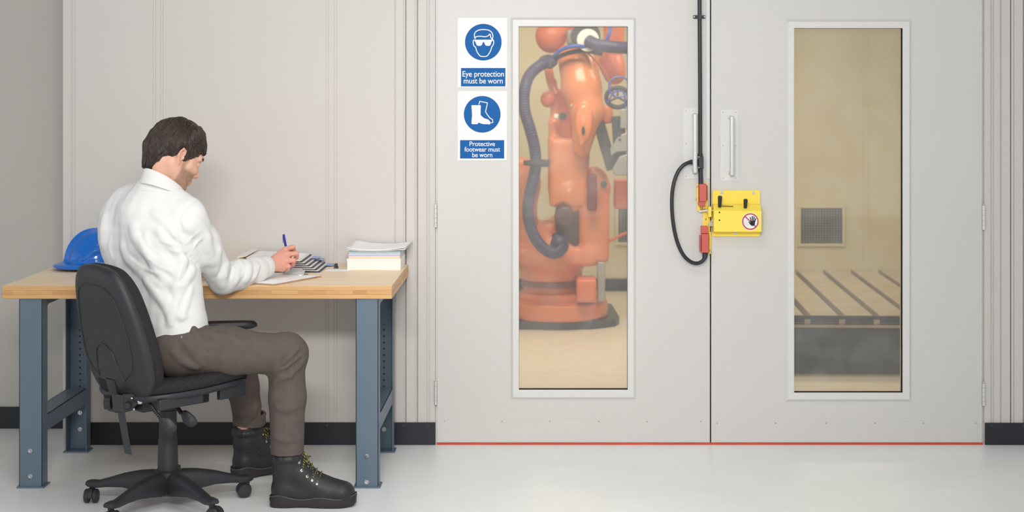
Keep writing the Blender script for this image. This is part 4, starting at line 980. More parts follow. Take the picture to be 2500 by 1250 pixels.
VO = [([(735, 800), (800, 870), (870, 950)], .006, .012), ([(870, 800), (850, 740), (880, 680), (930, 630)], .0025, .006), ([(1235, 1000), (1215, 1060), (1200, 1130)], .006, .012), ([(1165, 960), (1145, 1040), (1125, 1120)], .006, .012),
      ([(585, 820), (620, 900), (720, 1000)], .006, .014), ([(850, 850), (880, 930), (930, 1000), (985, 1055)], .008, .010)]
for pts, amp, r in VO: T.fold(Cq(pts), amp*.6, r*.8, .008, True)
F3 = [([(430, 160), (470, 220), (540, 290), (600, 340)], .007, .016), ([(520, 230), (570, 300), (620, 330)], .007, .014), ([(640, 130), (600, 220), (560, 320), (540, 370)], .006, .014), ([(650, 200), (620, 280), (600, 340)], .005, .012), ([(480, 120), (540, 170), (600, 190)], .006, .015), ([(460, 190), (520, 280), (560, 370)], .006, .013)]
for pts, amp, r in F3: T.fold(C3(pts), amp*.3, r*.9, .014)
for pts, amp, r in (([(880, 940), (800, 905), (730, 880)], .003, .006), ([(885, 900), (830, 850), (790, 800)], .003, .006), ([(900, 960), (850, 960), (780, 940)], .0025, .005), ([(930, 980), (960, 920), (1010, 860)], .003, .006), ([(905, 900), (950, 850), (990, 820)], .0025, .005),
    ([(1190, 1000), (1170, 1060), (1175, 1130)], .003, .006), ([(1225, 1010), (1228, 1070), (1215, 1140)], .003, .006), ([(1280, 1030), (1290, 1080), (1275, 1130)], .002, .005), ([(520, 1000), (600, 1060), (690, 1100)], .003, .006), ([(400, 1000), (380, 930), (390, 860)], .002, .005),
    ([(640, 1000), (720, 1060), (800, 1090)], .003, .006), ([(870, 1060), (850, 1130), (810, 1200)], .003, .006), ([(1400, 1050), (1385, 1100), (1360, 1140)], .002, .004)):
    T.fold(Cq(pts), amp*.65, r, .006)
T.wave(.0008, 60, 2)
T.cut((0, 0, .628), V((.12, 0, -1)))
d_ = nrm(WRR-ELR); T.cut(WRR-d_*.008, d_) if False else None
# open the cuffs and the neck
T.cap(WRR-d_*.03, WRR+d_*.07, .030, .033, .002, neg=True); T.cap(WRR+d_*.036, WRR+d_*.12, .052, .06, .001, neg=True)
T.cap(V((-1.405, -.985, 1.15)), V((-1.395, -.98, 1.3)), .062, .075, .004, neg=True)
shirt = T.mesh('shirt', 'shirt', body, 3, .5)
sm_ = mat('shirt_seam', sr(222, 221, 219), .9)
for pts in ([(985, 600), (905, 655), (865, 725), (848, 800), (870, 900), (905, 985), (985, 1058)], [(440, 545), (560, 540), (700, 550), (850, 570), (960, 600)]):
    seam(T, Cq(pts), .0010, off=-.0003).build('seam', sm_, shirt)
# cuff
cw = WRR-d_*.024; ax_ = nrm(d_); u1 = nrm(V((0, 0, 1))-ax_*ax_.z); u2 = ax_.cross(u1)
rg_ = lambda c, r: [c+(u1*math.cos(q)*r*1.04+u2*math.sin(q)*r*.98) for q in [2*PI*k/32 for k in range(32)]]
MB().loft([rg_(cw-d_*.028, .038), rg_(cw-d_*.03, .0425), rg_(cw, .0425), rg_(cw+d_*.034, .0415), rg_(cw+d_*.037, .0395), rg_(cw+d_*.034, .0375), rg_(cw, .037)], cap=False).build('cuff', 'shirt', shirt, sharp=60)
bt = B.hit(1, 1) or P(641, 664, -.66)
MB().lathe([(.0001, 0), (.005, 0), (.0052, .001), (.0001, .0014)], cw-d_*.012-u2*.0425+V((0, -.0004, 0)) if u2.y > 0 else cw-d_*.012+u2*.0425, (0, -1, 0), 14).build('button', 'cream', shirt)
# collar
nc = V((-1.400, -.985, 0)); nf = V((math.cos(math.radians(45)), math.sin(math.radians(45)), 0)); nl = V((-nf.y, nf.x, 0))
def cr(r, z, tilt, sh=0):
    out = []
    for k in range(49):
        q = math.radians(14)+(2*PI-math.radians(28))*k/48; c_ = math.cos(q)
        out.append(nc-nf*sh+nf*(c_*r*1.03)+nl*(math.sin(q)*r)+V((0, 0, z-tilt*c_)))
    return out
MB().loft([cr(.066, 1.145, .036), cr(.0655, 1.180, .042), cr(.067, 1.192, .044), cr(.070, 1.190, .044), cr(.076, 1.172, .040), cr(.0855, 1.148, .036, .002), cr(.0835, 1.146, .036, .002), cr(.074, 1.168, .040)], cap=False, closed=False).build('collar', 'shirt', shirt, sharp=50)

# ---- trousers
G = SDF((-1.62, -1.25, .12), (-.80, -.48, .76), .0036)
G.chain([HIPR+V((.0, -.005, -.012)), HIPR.lerp(KNR, .45)+V((0, 0, .0)), KNR+V((0, 0, -.004))], [.098, .082, .070], .04)
G.ell(KNR+V((.004, 0, .005)), (.074, .066, .072), None, .03)
G.chain([KNR, KNR.lerp(V((-.94, -1.0, .20)), .45)+V((.002, 0, 0)), V((-.942, -1.0, .185))], [.068, .066, .060], .02)
G.chain([HIPL+V((0, 0, -.012)), HIPL.lerp(KNL, .5), KNL], [.094, .074, .064], .03)
G.chain([KNL, KNL.lerp(V((-1.165, -.57, .2)), .5), V((-1.162, -.56, .205))], [.066, .060, .056], .02)
G.cap(V((-1.34, -1.04, .60)), V((-1.44, -.93, .60)), .100, .100, .04); G.cap(V((-1.34, -1.03, .66)), V((-1.43, -.95, .66)), .088, .088, .04)
G.cut((-1.40, 0, .665), (-.12, 0, 1))
FT = [([(1030, 590), (1090, 560), (1140, 520)], .008, .012), ([(1040, 570), (1100, 530), (1150, 480)], .006, .012), ([(1060, 620), (1120, 590), (1160, 560)], .005, .012), ([(1035, 640), (1080, 620), (1120, 610)], .004, .010),
      ([(650, 375), (680, 430), (700, 480)], .006, .014), ([(600, 440), (650, 490), (700, 560)], .005, .014), ([(560, 500), (620, 550), (680, 575)], .005, .014), ([(700, 400), (760, 420), (850, 430)], .005, .014),
      ([(1040, 900), (1100, 915), (1170, 900)], .004, .010), ([(1150, 960), (1180, 945), (1190, 920)], .005, .010), ([(840, 790), (880, 800), (930, 780)], .004, .010), ([(900, 830), (930, 800), (950, 760)], .005, .010), ([(1050, 760), (1100, 770), (1150, 750)], .002, .012)]
for pts, amp, r in FT: G.fold(C3(pts), amp, r, .012)
for pts, amp, r in [([(1070, 575), (1120, 540), (1160, 500)], .005, .007), ([(660, 395), (690, 450), (720, 500)], .004, .008), ([(1085, 600), (1135, 565), (1170, 530)], .004, .007)]: G.fold(C3(pts), amp, r, .008, True)
G.wave(.0009, 70, 7)
G.cap(V((-.942, -1.0, .10)), V((-.942, -1.0, .235)), .054, .054, .003, neg=True); G.cut((0, 0, .19), (.0, 0, -1)) if False else None
G.cap(V((-1.162, -.56, .10)), V((-1.155, -.56, .25)), .050, .050, .003, neg=True)
X_, Y_, Z_ = G.ax[0][:, None, None], G.ax[1][None, :, None], G.ax[2][None, None, :]
lim = np.where((Y_ > -.80) & (X_ < -1.04), .208+.0*X_, .190-.12*(X_+.94)*-1*0+.0*Y_)
G.F = np.maximum(G.F, (lim-Z_).astype(np.float32))
tr = G.mesh('trousers', 'trou', body, 3, .5)
for pts in ([(478, 838), (540, 846), (600, 855), (660, 866), (722, 876)], [(722, 874), (715, 891), (706, 940), (701, 990), (699, 1050), (698, 1108)], [(436, 826), (448, 820), (460, 808), (466, 796)],
    [(412, 812), (440, 806), (468, 792)], [(667, 1108), (690, 1111), (720, 1110), (742, 1104)], [(610, 925), (617, 960), (622, 1000), (624, 1040)]):
    q_ = seam(G, pts, .0008)
    if q_.v: q_.build('seam', 'seam', tr)
h_ = G.hit(443, 822)
if h_: MB().lathe([(.0001, .0022), (.003, .002), (.0045, 0)], h_, G.grad(h_), 12).build('rivet', 'bright', tr)
# turned hem of the left leg
rr_ = lambda r, z: [V((-1.162+r*math.cos(q)*1.02+.002*math.sin(3*q), -.56+r*math.sin(q), z+.003*math.sin(2*q))) for q in [2*PI*k/36 for k in range(36)]]
MB().loft([rr_(.053, .203), rr_(.0605, .203), rr_(.0625, .210), rr_(.062, .235), rr_(.0635, .243), rr_(.060, .249), rr_(.053, .245)], cap=False).build('turned_hem', 'trou', tr, sharp=70)

# ---- boots
def boot(ax_o, yaw, side, lab):
    q = math.radians(yaw); f = V((math.cos(q), math.sin(q), 0)); l = V((-f.y, f.x, 0)); U = V((0, 0, 1)); O = V(ax_o)   # O = heel end on the floor
    b3 = lambda a, b, c: O+f*a+l*b+U*c
    D = SDF(tuple(O+V((-.1, -.13, -.02))), tuple(O+V((.36, .22 if yaw else .13, .28))), .003)
    D.chain([b3(.045, 0, .052), b3(.12, .004, .055), b3(.20, .002, .048), b3(.258, -.004, .046)], [.042, .041, .044, .038], .03)
    D.ell(b3(.260, -.004, .050), (.046, .046, .038), (f, l, U), .02)
    D.chain([b3(.052, 0, .08), b3(.056, 0, .14), b3(.060, 0, .185)], [.044, .046, .052], .03)
    D.chain([b3(.075, 0, .16), b3(.115, 0, .115), b3(.17, 0, .074), b3(.22, 0, .060)], [.042, .040, .036, .032], .03)
    D.chain([b3(.0125, y_, .186-.002*abs(y_)) for y_ in (-.02, 0, .02)], [.009, .011, .009], .01)
    D.chain([b3(.060+.052*math.cos(t), .049*math.sin(t), .178-.0*math.cos(t)) for t in [2*PI*k/16 for k in range(17)]], [.0115]*17, .006)
    D.cut(b3(0, 0, .022), -U); D.cut(b3(0, 0, .208), U)
    D.cap(b3(.060, 0, .16), b3(.062, 0, .24), .044, .050, .003, neg=True)
    up = D.mesh('boot', 'leather', body, 3); up['label'] = lab
    # sole
    so_ = [(p[0], p[1]) for p in spline([V((a, b)) for a, b in ((-.004, 0), (.005, .032), (.04, .043), (.10, .040), (.15, .041), (.21, .050), (.27, .045), (.305, .022), (.312, -.004), (.302, -.028), (.26, -.047), (.20, -.048), (.14, -.041), (.09, -.040), (.04, -.043), (.005, -.032))], None, 4, True)]
    def sf(a, b, c):
        lift = .008*max(0, (a-.24)/.07)**2; arch = (.011*math.exp(-((a-.115)/.022)**2)) if c < .004 else 0
        top = (.008*math.exp(-((a-.03)/.04)**2)+.003*math.exp(-((a-.29)/.05)**2)+.004*math.sin(a*42)) if c > .025 else 0
        return tuple(b3(a, b, c+lift+arch+top))
    MB().puck(so_, [(.0, .0), (.90, .0), (.975, .0015), (1.0, .006), (1.0, .020), (1.012, .026), (1.0, .034), (.965, .037), (.0, .037)], sf).build('sole', 'sole', up, sharp=60)
    wl_ = [sf(a*1.004-.0006, b*1.015, .0345) for a, b in so_]; MB().tube([V(p) for p in wl_]+[V(wl_[0])], .0014, 6).build('welt', 'welt', up)
    mb = MB()
    ray = lambda a, c: None
    def proj(a, c, s=side):      # march inwards from the outer side
        p = b3(a, s*.12, c); d = l*(-s)
        for _ in range(160):
            v = D.val(p)
            if v < .0006: return p
            p = p+d*max(.0008, v*.6)
        return None
    def bs(pts, r=.0012):
        L_ = []
        for i in range(len(pts)-1):
            for t in range(5):
                h = proj(pts[i][0]*(1-t/5)+pts[i+1][0]*t/5, pts[i][1]*(1-t/5)+pts[i+1][1]*t/5)
                if h: L_.append(h)
        if len(L_) > 3: mb.tube(L_, r, 6)
    bs([(.02, .112), (.05, .112), (.08, .105), (.097, .085), (.103, .05), (.104, .04)]); bs([(.018, .150), (.06, .155), (.105, .158)], .001); bs([(.016, .144), (.06, .149), (.105, .152)], .001)
    bs([(.016, .19), (.02, .165), (.022, .13), (.025, .112)]); bs([(.098, .05), (.15, .052), (.19, .056), (.205, .062)], .001); bs([(.104, .11), (.14, .095), (.18, .073), (.205, .062)], .001); bs([(.06, .08), (.09, .11), (.11, .14)], .001)
    mb.build('stitching', 'leatherl', up)
    ey = MB(); lc = MB(); rg = random.Random(yaw)
    pos = [(.112, .178), (.122, .150), (.142, .128), (.160, .114), (.178, .102)]; tops = []
    for a, c in pos:
        h = proj(a-.004, c-.012)
        if h: ey.lathe([(.0022, .0005), (.0024, .0026), (.0048, .002), (.0052, 0)], h, D.grad(h), 12)
        # two lace ends over the tongue
        tp = b3(a+.004, 0, c+.05)
        for _ in range(200):
            if D.val(tp) < .001: break
            tp = tp-U*.001
        tops.append((h, tp))
    ey.build('eyelet', 'bright', up)
    for i, (h, tp) in enumerate(tops):
        if not h: continue
        nn = D.grad(tp); m_ = h.lerp(tp, .55)+V((.003, 0, .004)); other = tp+l*(-side)*.02-U*.004
        lc.tube([h+D.grad(h)*.002, m_+D.grad(m_)*.003, tp+nn*.004, other+nn*.003], 0.0018, 8, smooth=3)
        if i+1 < len(tops) and tops[i+1][0]: lc.tube([tp+nn*.005, tp.lerp(tops[i+1][0], .6)+nn*.006, tops[i+1][0]+nn*.002], 0.0018, 8, smooth=3)
    kx = b3(.118, side*.012, .185)
    for pts in ([kx, kx+V((.010, -.006, .012)), kx+V((.024, -.012, -.008)), kx+V((.024, -.012, -.028)), kx+V((.014, -.008, -.02)), kx], [kx, kx+V((-.006, -.01, -.01)), kx+V((.0, -.014, -.03)), kx+V((.008, -.010, -.012))], [kx, kx+V((.014, 0, .0)), kx+V((.03, -.006, -.002))], [kx+V((0, 0, .008)), kx+V((.016, -.01, -.018)), kx+V((.022, -.014, -.04))]):
        lc.tube(pts, 0.0018, 8, smooth=4)
    lm = mat('yellow_flecked_lace', sr(60, 56, 40), .8); N = lm.node_tree.nodes; L = lm.node_tree.links; bs_ = N['Principled BSDF']
    tc = N.new('ShaderNodeTexCoord'); wv = N.new('ShaderNodeTexWave'); wv.inputs['Scale'].default_value = 45; wv.bands_direction = 'DIAGONAL'; L.new(tc.outputs['Object'], wv.inputs[0])
    rp = N.new('ShaderNodeValToRGB'); rp.color_ramp.interpolation = 'CONSTANT'; rp.color_ramp.elements[0].color = sr(48, 42, 36); rp.color_ramp.elements[1].position = .66; rp.color_ramp.elements[1].color = sr(150, 146, 66)
    L.new(wv.outputs['Fac'], rp.inputs[0]); L.new(rp.outputs[0], bs_.inputs['Base Color'])
    lc.build('laces', lm, up, sharp=90)
    MB().lathe([(.040, .0), (.043, .01), (.043, .06), (.040, .062)], b3(.060, 0, .165), U, 28).build('sock', 'sock', body)
boot((-1.001, -1.0, 0), 0, -1, 'right boot'); boot((-1.216, -.600, 0), 38, -1, 'left boot')

# ---- pen
tip = P(708, 660, -.455); top = P(692.5, 573, -.52); dr = nrm(top-tip); 
pen = MB().lathe([(.0001, .006), (.0035, .006), (.0042, .012), (.0046, .03), (.0050, (top-tip).length-.004), (.0044, (top-tip).length), (.0001, (top-tip).length)], tip, dr, 20).build('pen', 'penb'); tag(pen, 'blue ballpoint pen held upright in the right hand', 'pen')
MB().lathe([(.0004, 0), (.0012, .004), (.003, .010)], tip, dr, 14).build('tip', 'bright', pen)
ph = tip+dr*((top-tip).length-.022); MB().tube([ph+V((-.0055, -.003, -.012)), ph+V((-.0062, -.003, .018)), ph+V((-.002, -.001, .020))], .0012, 8).build('clip', 'penb', pen)
# ================================================================== ROBOT CELL
RY = 3.5
def rp(px, py, Y=RY): return P(px, py, Y)
SR = (RY+DW)/FPX
rb = empty('industrial_robot', (rp(1372, 0).x, RY, 0), 'large orange industrial robot arm behind the left door window', 'robot')
rx = rp(1372, 0).x
pl = [(rp(1150, 0).x, 3.36), (rp(1230, 0).x, 3.26), (rp(1440, 0).x, 3.26), (rp(1500, 0).x, 3.38), (rp(1512, 0).x, 3.5), (rp(1503, 0).x, 4.1), (rp(1150, 0).x, 4.2)]
bpp = MB().prism(pl, flat, 0, .05).build('base_plate', 'dark', rb, bevel=.006)
for a in (1300, 1369, 1440): MB().lathe([(.0001, .018), (.012, .018), (.014, 0)], (rp(a, 0, 3.3).x, 3.285, .05), n=6).build('anchor_bolt', 'grey', bpp)
g = SDF((rx-.5, RY-.42, .04), (rx+.42, RY+.5, .5), .009)
for z0, z1, r in ((.05, .17, .30),): 
    X, Y, Z = g.ax[0][:, None, None], g.ax[1][None, :, None], g.ax[2][None, None, :]
    cyl = lambda cx, cy, r, za, zb, rd=.012: (lambda q, h: np.minimum(np.maximum(q, h), 0)+np.sqrt(np.maximum(q, 0)**2+np.maximum(h, 0)**2)-rd)(np.sqrt((X-cx)**2+(Y-cy)**2)-r+rd, np.abs(Z-(za+zb)/2)-(zb-za)/2+rd)
    g.F = np.minimum(g.F, cyl(rx-.03, RY+.02, .325, .05, .155))
    g.F = np.minimum(g.F, cyl(rx-.04, RY+.02, .25, .14, .21, .03)); g.F = np.minimum(g.F, cyl(rx-.06, RY+.02, .19, .2, .27, .01))
g.mesh('base', 'orange2', rb, 2)
mb = MB()
for a in (1427, 1448, 1462, 1472): mb.lathe([(.0001, .012), (.011, .012), (.012, 0)], (rp(a, 0, 3.3).x, RY-.12+.006*(a-1427), .155), n=6)
mb.build('flange_bolt', 'dark', rb)
MB().lathe([(.0001, .255), (.205, .255), (.205, .285), (.0001, .285)], (rx-.06, RY, 0), n=40).build('turning_ring', mat('brown_ring', sr(120, 78, 66), .5), rb)
g = SDF((rx-.5, RY-.45, .26), (rx+.42, RY+.4, 1.15), .009)
g.cap((rx-.07, RY, .34), (rx-.07, RY, .44), .20, .235, .03).cut((0, 0, .285), (0, 0, -1))
g.box((rx-.05, RY+.02, .45), (.27, .22, .06), None, .04, .03)
g.box((rx+.20, RY-.04, .66), (.10, .15, .26), None, .05, .03)
g.ell((rx+.21, RY-.04, .90), (.095, .15, .12), None, .04)
g.box((rx-.26, RY+.02, .72), (.10, .16, .26), None, .06, .04); g.ell((rx-.27, RY-.02, .92), (.13, .17, .16), None, .05)
g.cap((rx+.02, RY+.1, .60), (rx+.1, RY+.1, .60), .12, .12, .03)
g.cut((0, 0, .285), (0, 0, -1))
g.mesh('turret', 'orange2', rb, 2)
MB().box((rp(1405, 0).x, RY-.32, rp(0, 716).z-.02), (rp(1453, 0).x, RY-.1, rp(0, 668).z)).build('motor_cover', 'rosy', rb, bevel=.02, seg=4)
MB().box((rp(1456, 0).x, RY-.20, .17), (rp(1475, 0).x, RY-.12, rp(0, 632).z)).build('bracket_post', 'grey', rb, bevel=.006)
# side motors of the shoulder
MB().lathe([(.0001, 0), (.06, 0), (.065, .01), (.065, .07), (.05, .08), (.0001, .08)], rp(1378, 528, RY-.19), (0, -1, 0), 32).build('shoulder_motor', mat('brown_casting', sr(96, 60, 54), .5), rb)
MB().box(rp(1344, 215, RY-.02), rp(1402, 345, RY+.1)).build('rear_housing', 'orange2', rb, bevel=.03, seg=4)
MB().box(rp(1356, 500, RY-.18), rp(1418, 604, RY-.0)).build('shoulder_recess_shade', mat('shadowed_casting', sr(96, 54, 46), .6), rb, bevel=.045, seg=4)  # solid block; the recess's shade is painted as its dark colour
# lower arm
g = SDF((rx-.2, RY-.4, .62), (rx+.3, RY+.2, 1.75), .008)
g.box(rp(1388, 420, RY-.12)+V((0, 0, 0)), (.125, .075, .22), None, .03, .03)
g.cap(rp(1358, 460, RY-.12), rp(1352, 300, RY-.12), .045, .035, .03); g.cap(rp(1418, 380, RY-.12), rp(1408, 530, RY-.12), .05, .025, .04)
g.cap(rp(1390, 470, RY-.12), rp(1396, 560, RY-.12), .075, .045, .04); g.cap(rp(1356, 300, RY-.1), rp(1350, 200, RY-.1), .03, .026, .03)
g.ell(rp(1374, 530, RY-.2), (.055, .06, .085), None, .02, neg=True)
g.mesh('lower_arm', 'orange', rb, 2)
# upper arm
g = SDF((rx-.25, RY-.6, 1.0), (rx+.45, RY+.2, 2.1), .008)
g.chain([rp(1412, 160, RY-.2), rp(1420, 215, RY-.24), rp(1432, 270, RY-.26), rp(1420, 365, RY-.26)], [.125, .120, .105, .055], .04)
g.box(rp(1467, 280, RY-.2), (.075, .07, .055), None, .02, .02)
g.ell(rp(1425, 300, RY-.37), (.055, .03, .12), None, .015)
g.cap(rp(1420, 330, RY-.36), rp(1420, 350, RY-.36), .02, .02, .01)
g.chain([rp(1380, 130, RY-.2), rp(1450, 128, RY-.2)], [.05, .05], .04)
g.mesh('upper_arm', 'orange', rb, 2)
MB().tube([rp(1400, 100, RY-.26), rp(1438, 132, RY-.30), rp(1480, 180, RY-.30), rp(1500, 240, RY-.2)], .006, 8, smooth=5).build('arm_seam', 'rosy', rb)
MB().sphere(rp(1424, 319, RY-.40), .018, 12, (.6, 1, 1.6)).build('inspection_slot', 'dark', rb)
for a, b in ((1421, 268), (1394, 258)): MB().sphere(rp(a, b, RY-.375 if a > 1400 else RY-.33), .012, 10).build('cap_bolt', 'bright', rb)
# motors at the top
g = SDF((rx-.25, RY-.4, 1.55), (rx+.5, RY+.3, 2.1), .009)
g.ell(rp(1345, 88, RY-.15), (.098, .10, .11), None, .02)
g.cap(rp(1345, 88, RY-.15), rp(1372, 60, RY-.12), .09, .09, .02)
g.mesh('axis_motor', 'rosy', rb, 2)
g = SDF((rx+.1, RY-.4, 1.3), (rx+.6, RY+.3, 2.1), .009)
g.box(rp(1498, 90, RY+.02), (.065, .09, .10), None, .03, .03); g.cap(rp(1490, 150, RY+.02), rp(1500, 180, RY+.02), .085, .072, .04)
g.ell(rp(1500, 165, RY+.0), (.065, .08, .085), None, .03)
g.mesh('wrist_motor', 'rosy', rb, 2)
MB().lathe([(.0001, 0), (.088, 0), (.092, .02), (.085, .08), (.0001, .08)], rp(1430, 88, RY-.32), (0, -1, 0), 32).build('cable_flange', 'dark', rb)
MB().lathe([(.05, .0), (.070, .0), (.070, .02), (.05, .024)], rp(1434, 98, RY-.40), (.25, -1, -.05), 32).build('flange_ring', 'cream', rb)
MB().box(rp(1384, 72, RY-.3), rp(1412, 110, RY-.2)).build('junction_box', 'grey', rb, bevel=.012)
MB().box(rp(1318, 148, RY-.38), rp(1350, 168, RY-.2)).sphere(rp(1338, 150, RY-.3), .055, 12, (1.2, 1, .8)).build('hose_clamp', 'dark', rb, bevel=.01)
def hose(pts, r, name='dress_hose', m='purple', rib=True):
    P3, _ = spline([V(p) for p in pts], [r]*len(pts), 14)
    rs = [r*(1+(.035 if i % 2 else -.035)) if rib else r for i in range(len(P3))]
    MB().tube(P3, rs, 16).build(name, m, rb)
hose([rp(1437, 100, RY-.42), rp(1455, 108, RY-.46), rp(1490, 114, RY-.44), rp(1540, 118, RY-.40), rp(1600, 125, RY-.3)], .038)
hose([rp(1345, 150, RY-.32), rp(1318, 160, RY-.38), rp(1292, 185, RY-.40), rp(1280, 225, RY-.42), rp(1281, 270, RY-.42), rp(1294, 315, RY-.42), rp(1305, 360, RY-.42), rp(1308, 405, RY-.42), rp(1300, 445, RY-.42), rp(1291, 485, RY-.42), rp(1290, 530, RY-.42), rp(1302, 572, RY-.42), rp(1325, 604, RY-.42), rp(1352, 618, RY-.40), rp(1370, 607, RY-.34), rp(1366, 588, RY-.24), rp(1352, 578, RY-.12)], .036)
hose([rp(1345, 145, RY-.32), rp(1370, 122, RY-.40), rp(1405, 112, RY-.44), rp(1440, 118, RY-.40), rp(1462, 130, RY-.38)], .012, 'cable', 'blue', False)
hose([rp(1460, 118, RY-.3), rp(1480, 100, RY-.36), rp(1490, 70, RY-.36), rp(1485, 40, RY-.3)], .011, 'cable', 'blue', False)
hose([rp(1345, 150, RY-.28), rp(1380, 132, RY-.36), rp(1425, 124, RY-.40), rp(1470, 132, RY-.38)], .014, 'cable', 'dark', False)
MB().lathe([(.035, -.012), (.072, -.012), (.072, .012), (.035, .012)], rp(1306, 398, RY-.42), (0, .15, 1), 28).box(rp(1306, 393, RY-.4), rp(1340, 403, RY-.15)).build('hose_ring', 'dark', rb)
# linkage at the left of the arm
MB().tube([rp(1336, 150, RY-.1), rp(1345, 200, RY-.1), rp(1358, 232, RY-.12)], .028, 12, smooth=4).build('link_rod', 'orange', rb)
MB().sphere(rp(1338, 242, RY-.16), .055, 14, (.9, .9, 1)).build('link_joint', 'rosy', rb); MB().lathe([(.0001, 0), (.024, 0), (.024, .04), (.0001, .04)], rp(1374, 284, RY-.24), (0, -1, 0), 20).build('bearing_cap', 'dark', rb)
MB().box(rp(1352, 278, RY-.24), rp(1364, 290, RY-.2)).build('bright_pad', 'cream', rb, bevel=.008)
MB().box(rp(1500, 440, RY-.1), rp(1600, 506, RY+.05)).build('side_beam', 'rosy', rb, bevel=.012)
hose([rp(1484, 590, RY-.1), rp(1500, 583, RY-.1), rp(1520, 572, RY-.1), rp(1560, 560, RY-.1)], .009, 'cable', 'rosy', False)
MB().box(rp(1434, 428, RY-.30), rp(1455, 508, RY-.12)).build('link_recess_shade', mat('shaded_red_casting', sr(120, 56, 44), .5), rb, bevel=.01)  # box coloured dark in place of the shadow beside the link
MB().lathe([(.0001, 0), (.018, 0), (.022, .01), (.0001, .01)], rp(1474, 450, RY-.20), (0, -1, 0), 18).build('bolt_hole', 'dark', rb)
MB().sphere(rp(1366, 598, RY-.30), .060, 20, (1, .9, 1.1)).build('hose_end_boot', 'purple', rb)
# gripper tool at the right
gt = empty('gripper_tool', rp(1505, 430, RY-.25), 'grey and black gripper tool with blue air lines beside the robot', 'gripper')
def gx(mb, n_, m_, bv=.006): return mb.build(n_, m_, gt, bevel=bv)
rot = lambda cx, cy, w_, h_, a, y0, y1: MB().prism([(cx+(x*math.cos(a)-y*math.sin(a)), cy+(x*math.sin(a)+y*math.cos(a))) for x, y in ((-w_, -h_), (w_, -h_), (w_, h_), (-w_, h_))], lambda p, q_, w2: tuple(rp(p, q_, w2)), y0, y1)
gx(rot(1475, 345, 14, 72, -.28, RY-.28, RY-.1), 'tool_column', 'dark'); gx(rot(1512, 345, 16, 62, -.05, RY-.34, RY-.2), 'tool_body', 'dark')
gx(rot(1524, 290, 10, 24, .0, RY-.42, RY-.28), 'air_cylinder', 'grey')
gx(MB().prism([(1489, 362), (1512, 330), (1545, 318), (1560, 350), (1540, 368), (1505, 372), (1492, 382)], lambda p, q_, w2: tuple(rp(p, q_, w2)), RY-.42, RY-.30), 'jaw', 'grey')
gx(MB().prism([(1495, 412), (1512, 382), (1550, 370), (1560, 430), (1500, 428)], lambda p, q_, w2: tuple(rp(p, q_, w2)), RY-.42, RY-.30), 'jaw', 'grey')
for a, b in ((1513, 330), (1513, 341)): MB().sphere(rp(a, b, RY-.42), .009, 10).build('socket', 'dark', gt)
def ringt(cx, cy, r, rr, m_, nm_, yy, ry=1.0):
    pts = [rp(cx+r*math.cos(2*PI*k/28), cy+r*ry*math.sin(2*PI*k/28), yy) for k in range(29)]; MB().tube(pts, rr, 8, cap=False).build(nm_, m_, gt)
ringt(1508, 238, 28, .014, 'dark', 'guide_ring', RY-.36, .85); ringt(1512, 212, 26, .0055, 'blue', 'air_line', RY-.42, .95)
MB().tube([rp(1484, 250, RY-.4), rp(1500, 225, RY-.42), rp(1522, 226, RY-.42), rp(1526, 260, RY-.40), rp(1520, 285, RY-.38)], .0055, 8, smooth=5).build('air_line', 'blue', gt)
for a in (0, 2.1, 4.2): MB().tube([rp(1508, 238, RY-.37), rp(1508+26*math.sin(a), 238-22*math.cos(a), RY-.37)], .006, 8).build('ring_spoke', 'dark', gt)
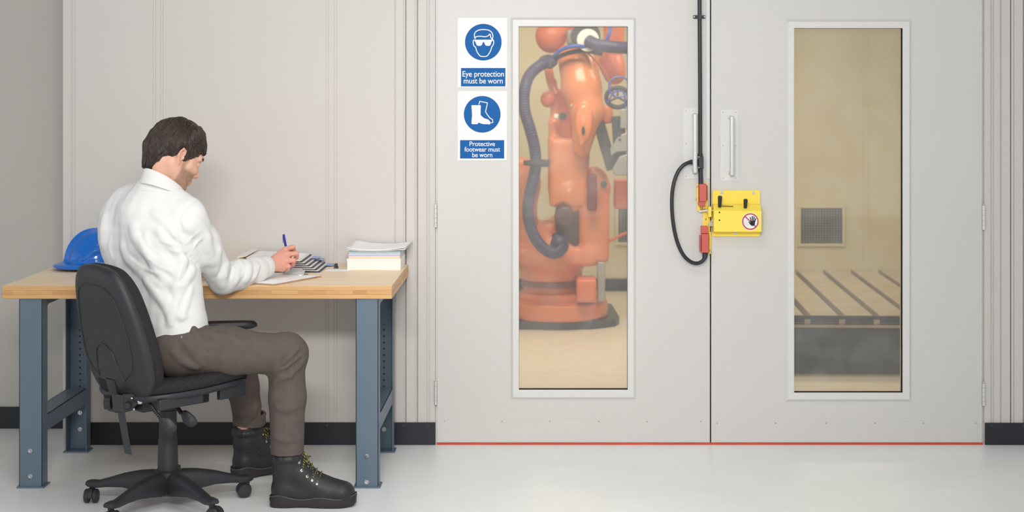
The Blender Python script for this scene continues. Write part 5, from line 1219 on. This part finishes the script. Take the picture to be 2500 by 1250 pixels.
# slotted machine bed
th = math.radians(-2.0); ca, sa = math.cos(th), math.sin(th); B0 = P(2140, 770, 1.67); bz = B0.z
def bd(a, b, c): return (B0.x+a*ca-b*sa, 1.67+a*sa+b*ca, c)
be = empty('machine_bed', bd(.2, 1.1, 0), 'low dark machine bed with slotted steel top behind the right window', 'machine bed')
sp_ = .183; ns = 0
mb = MB()
for i in range(-4, 8):
    x0 = i*sp_+.019; x1 = (i+1)*sp_-.019
    mb.box((x0, 0, bz-.045), (x1, 2.2, bz), bd)
mb.build('slotted_top', 'bed', be, bevel=.003); 
MB().box((-4*sp_, .01, bz-.065), (8*sp_, 2.19, bz-.04), bd).build('slot_floor', 'slated', be)
MB().box((-4*sp_-.01, -.004, bz-.040), (8*sp_, .0, bz-.004), bd).build('front_strip', 'bedside', be)
MB().box((-4*sp_-.01, -.012, bz-.066), (8*sp_+.01, 2.2, bz-.05), bd).build('ledge', 'bed', be, bevel=.002)
MB().box((-4*sp_, .02, 0), (8*sp_, 2.15, bz-.066), bd).build('base', 'bedside', be, bevel=.004)
mb = MB()
for i in range(-3, 8): mb.box((i*sp_-.016, -.005, bz-.048), (i*sp_+.016, .004, bz-.022), bd)
mb.build('slot_mouth', 'bed', be)
# ventilation grilles on the cell's back wall
def grille(cx, cy, w_, h_, lab):
    c = P(cx, cy, 5.17); s_ = 12.06/FPX; W, Hh = w_*s_/2, h_*s_/2
    e = empty('wall_vent', (c.x, 5.17, c.z-Hh), lab, 'vent', 'square vents on the back wall of the robot cell')
    MB().box((c.x-W, 5.160, c.z-Hh), (c.x+W, 5.1698, c.z+Hh)).build('backing', 'slated', e)
    mb = MB(); t = .022
    for lo, hi in (((-W-t, -Hh-t), (W+t, -Hh)), ((-W-t, Hh), (W+t, Hh+t)), ((-W-t, -Hh), (-W, Hh)), ((W, -Hh), (W+t, Hh))): mb.box((c.x+lo[0], 5.15, c.z+lo[1]), (c.x+hi[0], 5.1698, c.z+hi[1]))
    mb.build('frame', 'cellwall', e, bevel=.003)
    mb = MB(); nb = 15
    for i in range(1, nb):
        x = c.x-W+2*W*i/nb; mb.box((x-.0019, 5.150, c.z-Hh), (x+.0019, 5.153, c.z+Hh))
        zz = c.z-Hh+2*Hh*i/nb; mb.box((c.x-W, 5.1505, zz-.0019), (c.x+W, 5.1535, zz+.0019))
    mb.build('grid', 'grey', e)
grille(2005, 551, 101, 86, 'square wire grille vent seen through the right door window'); grille(1560, 548, 101, 86, 'square wire grille vent beside the orange robot, left door window')
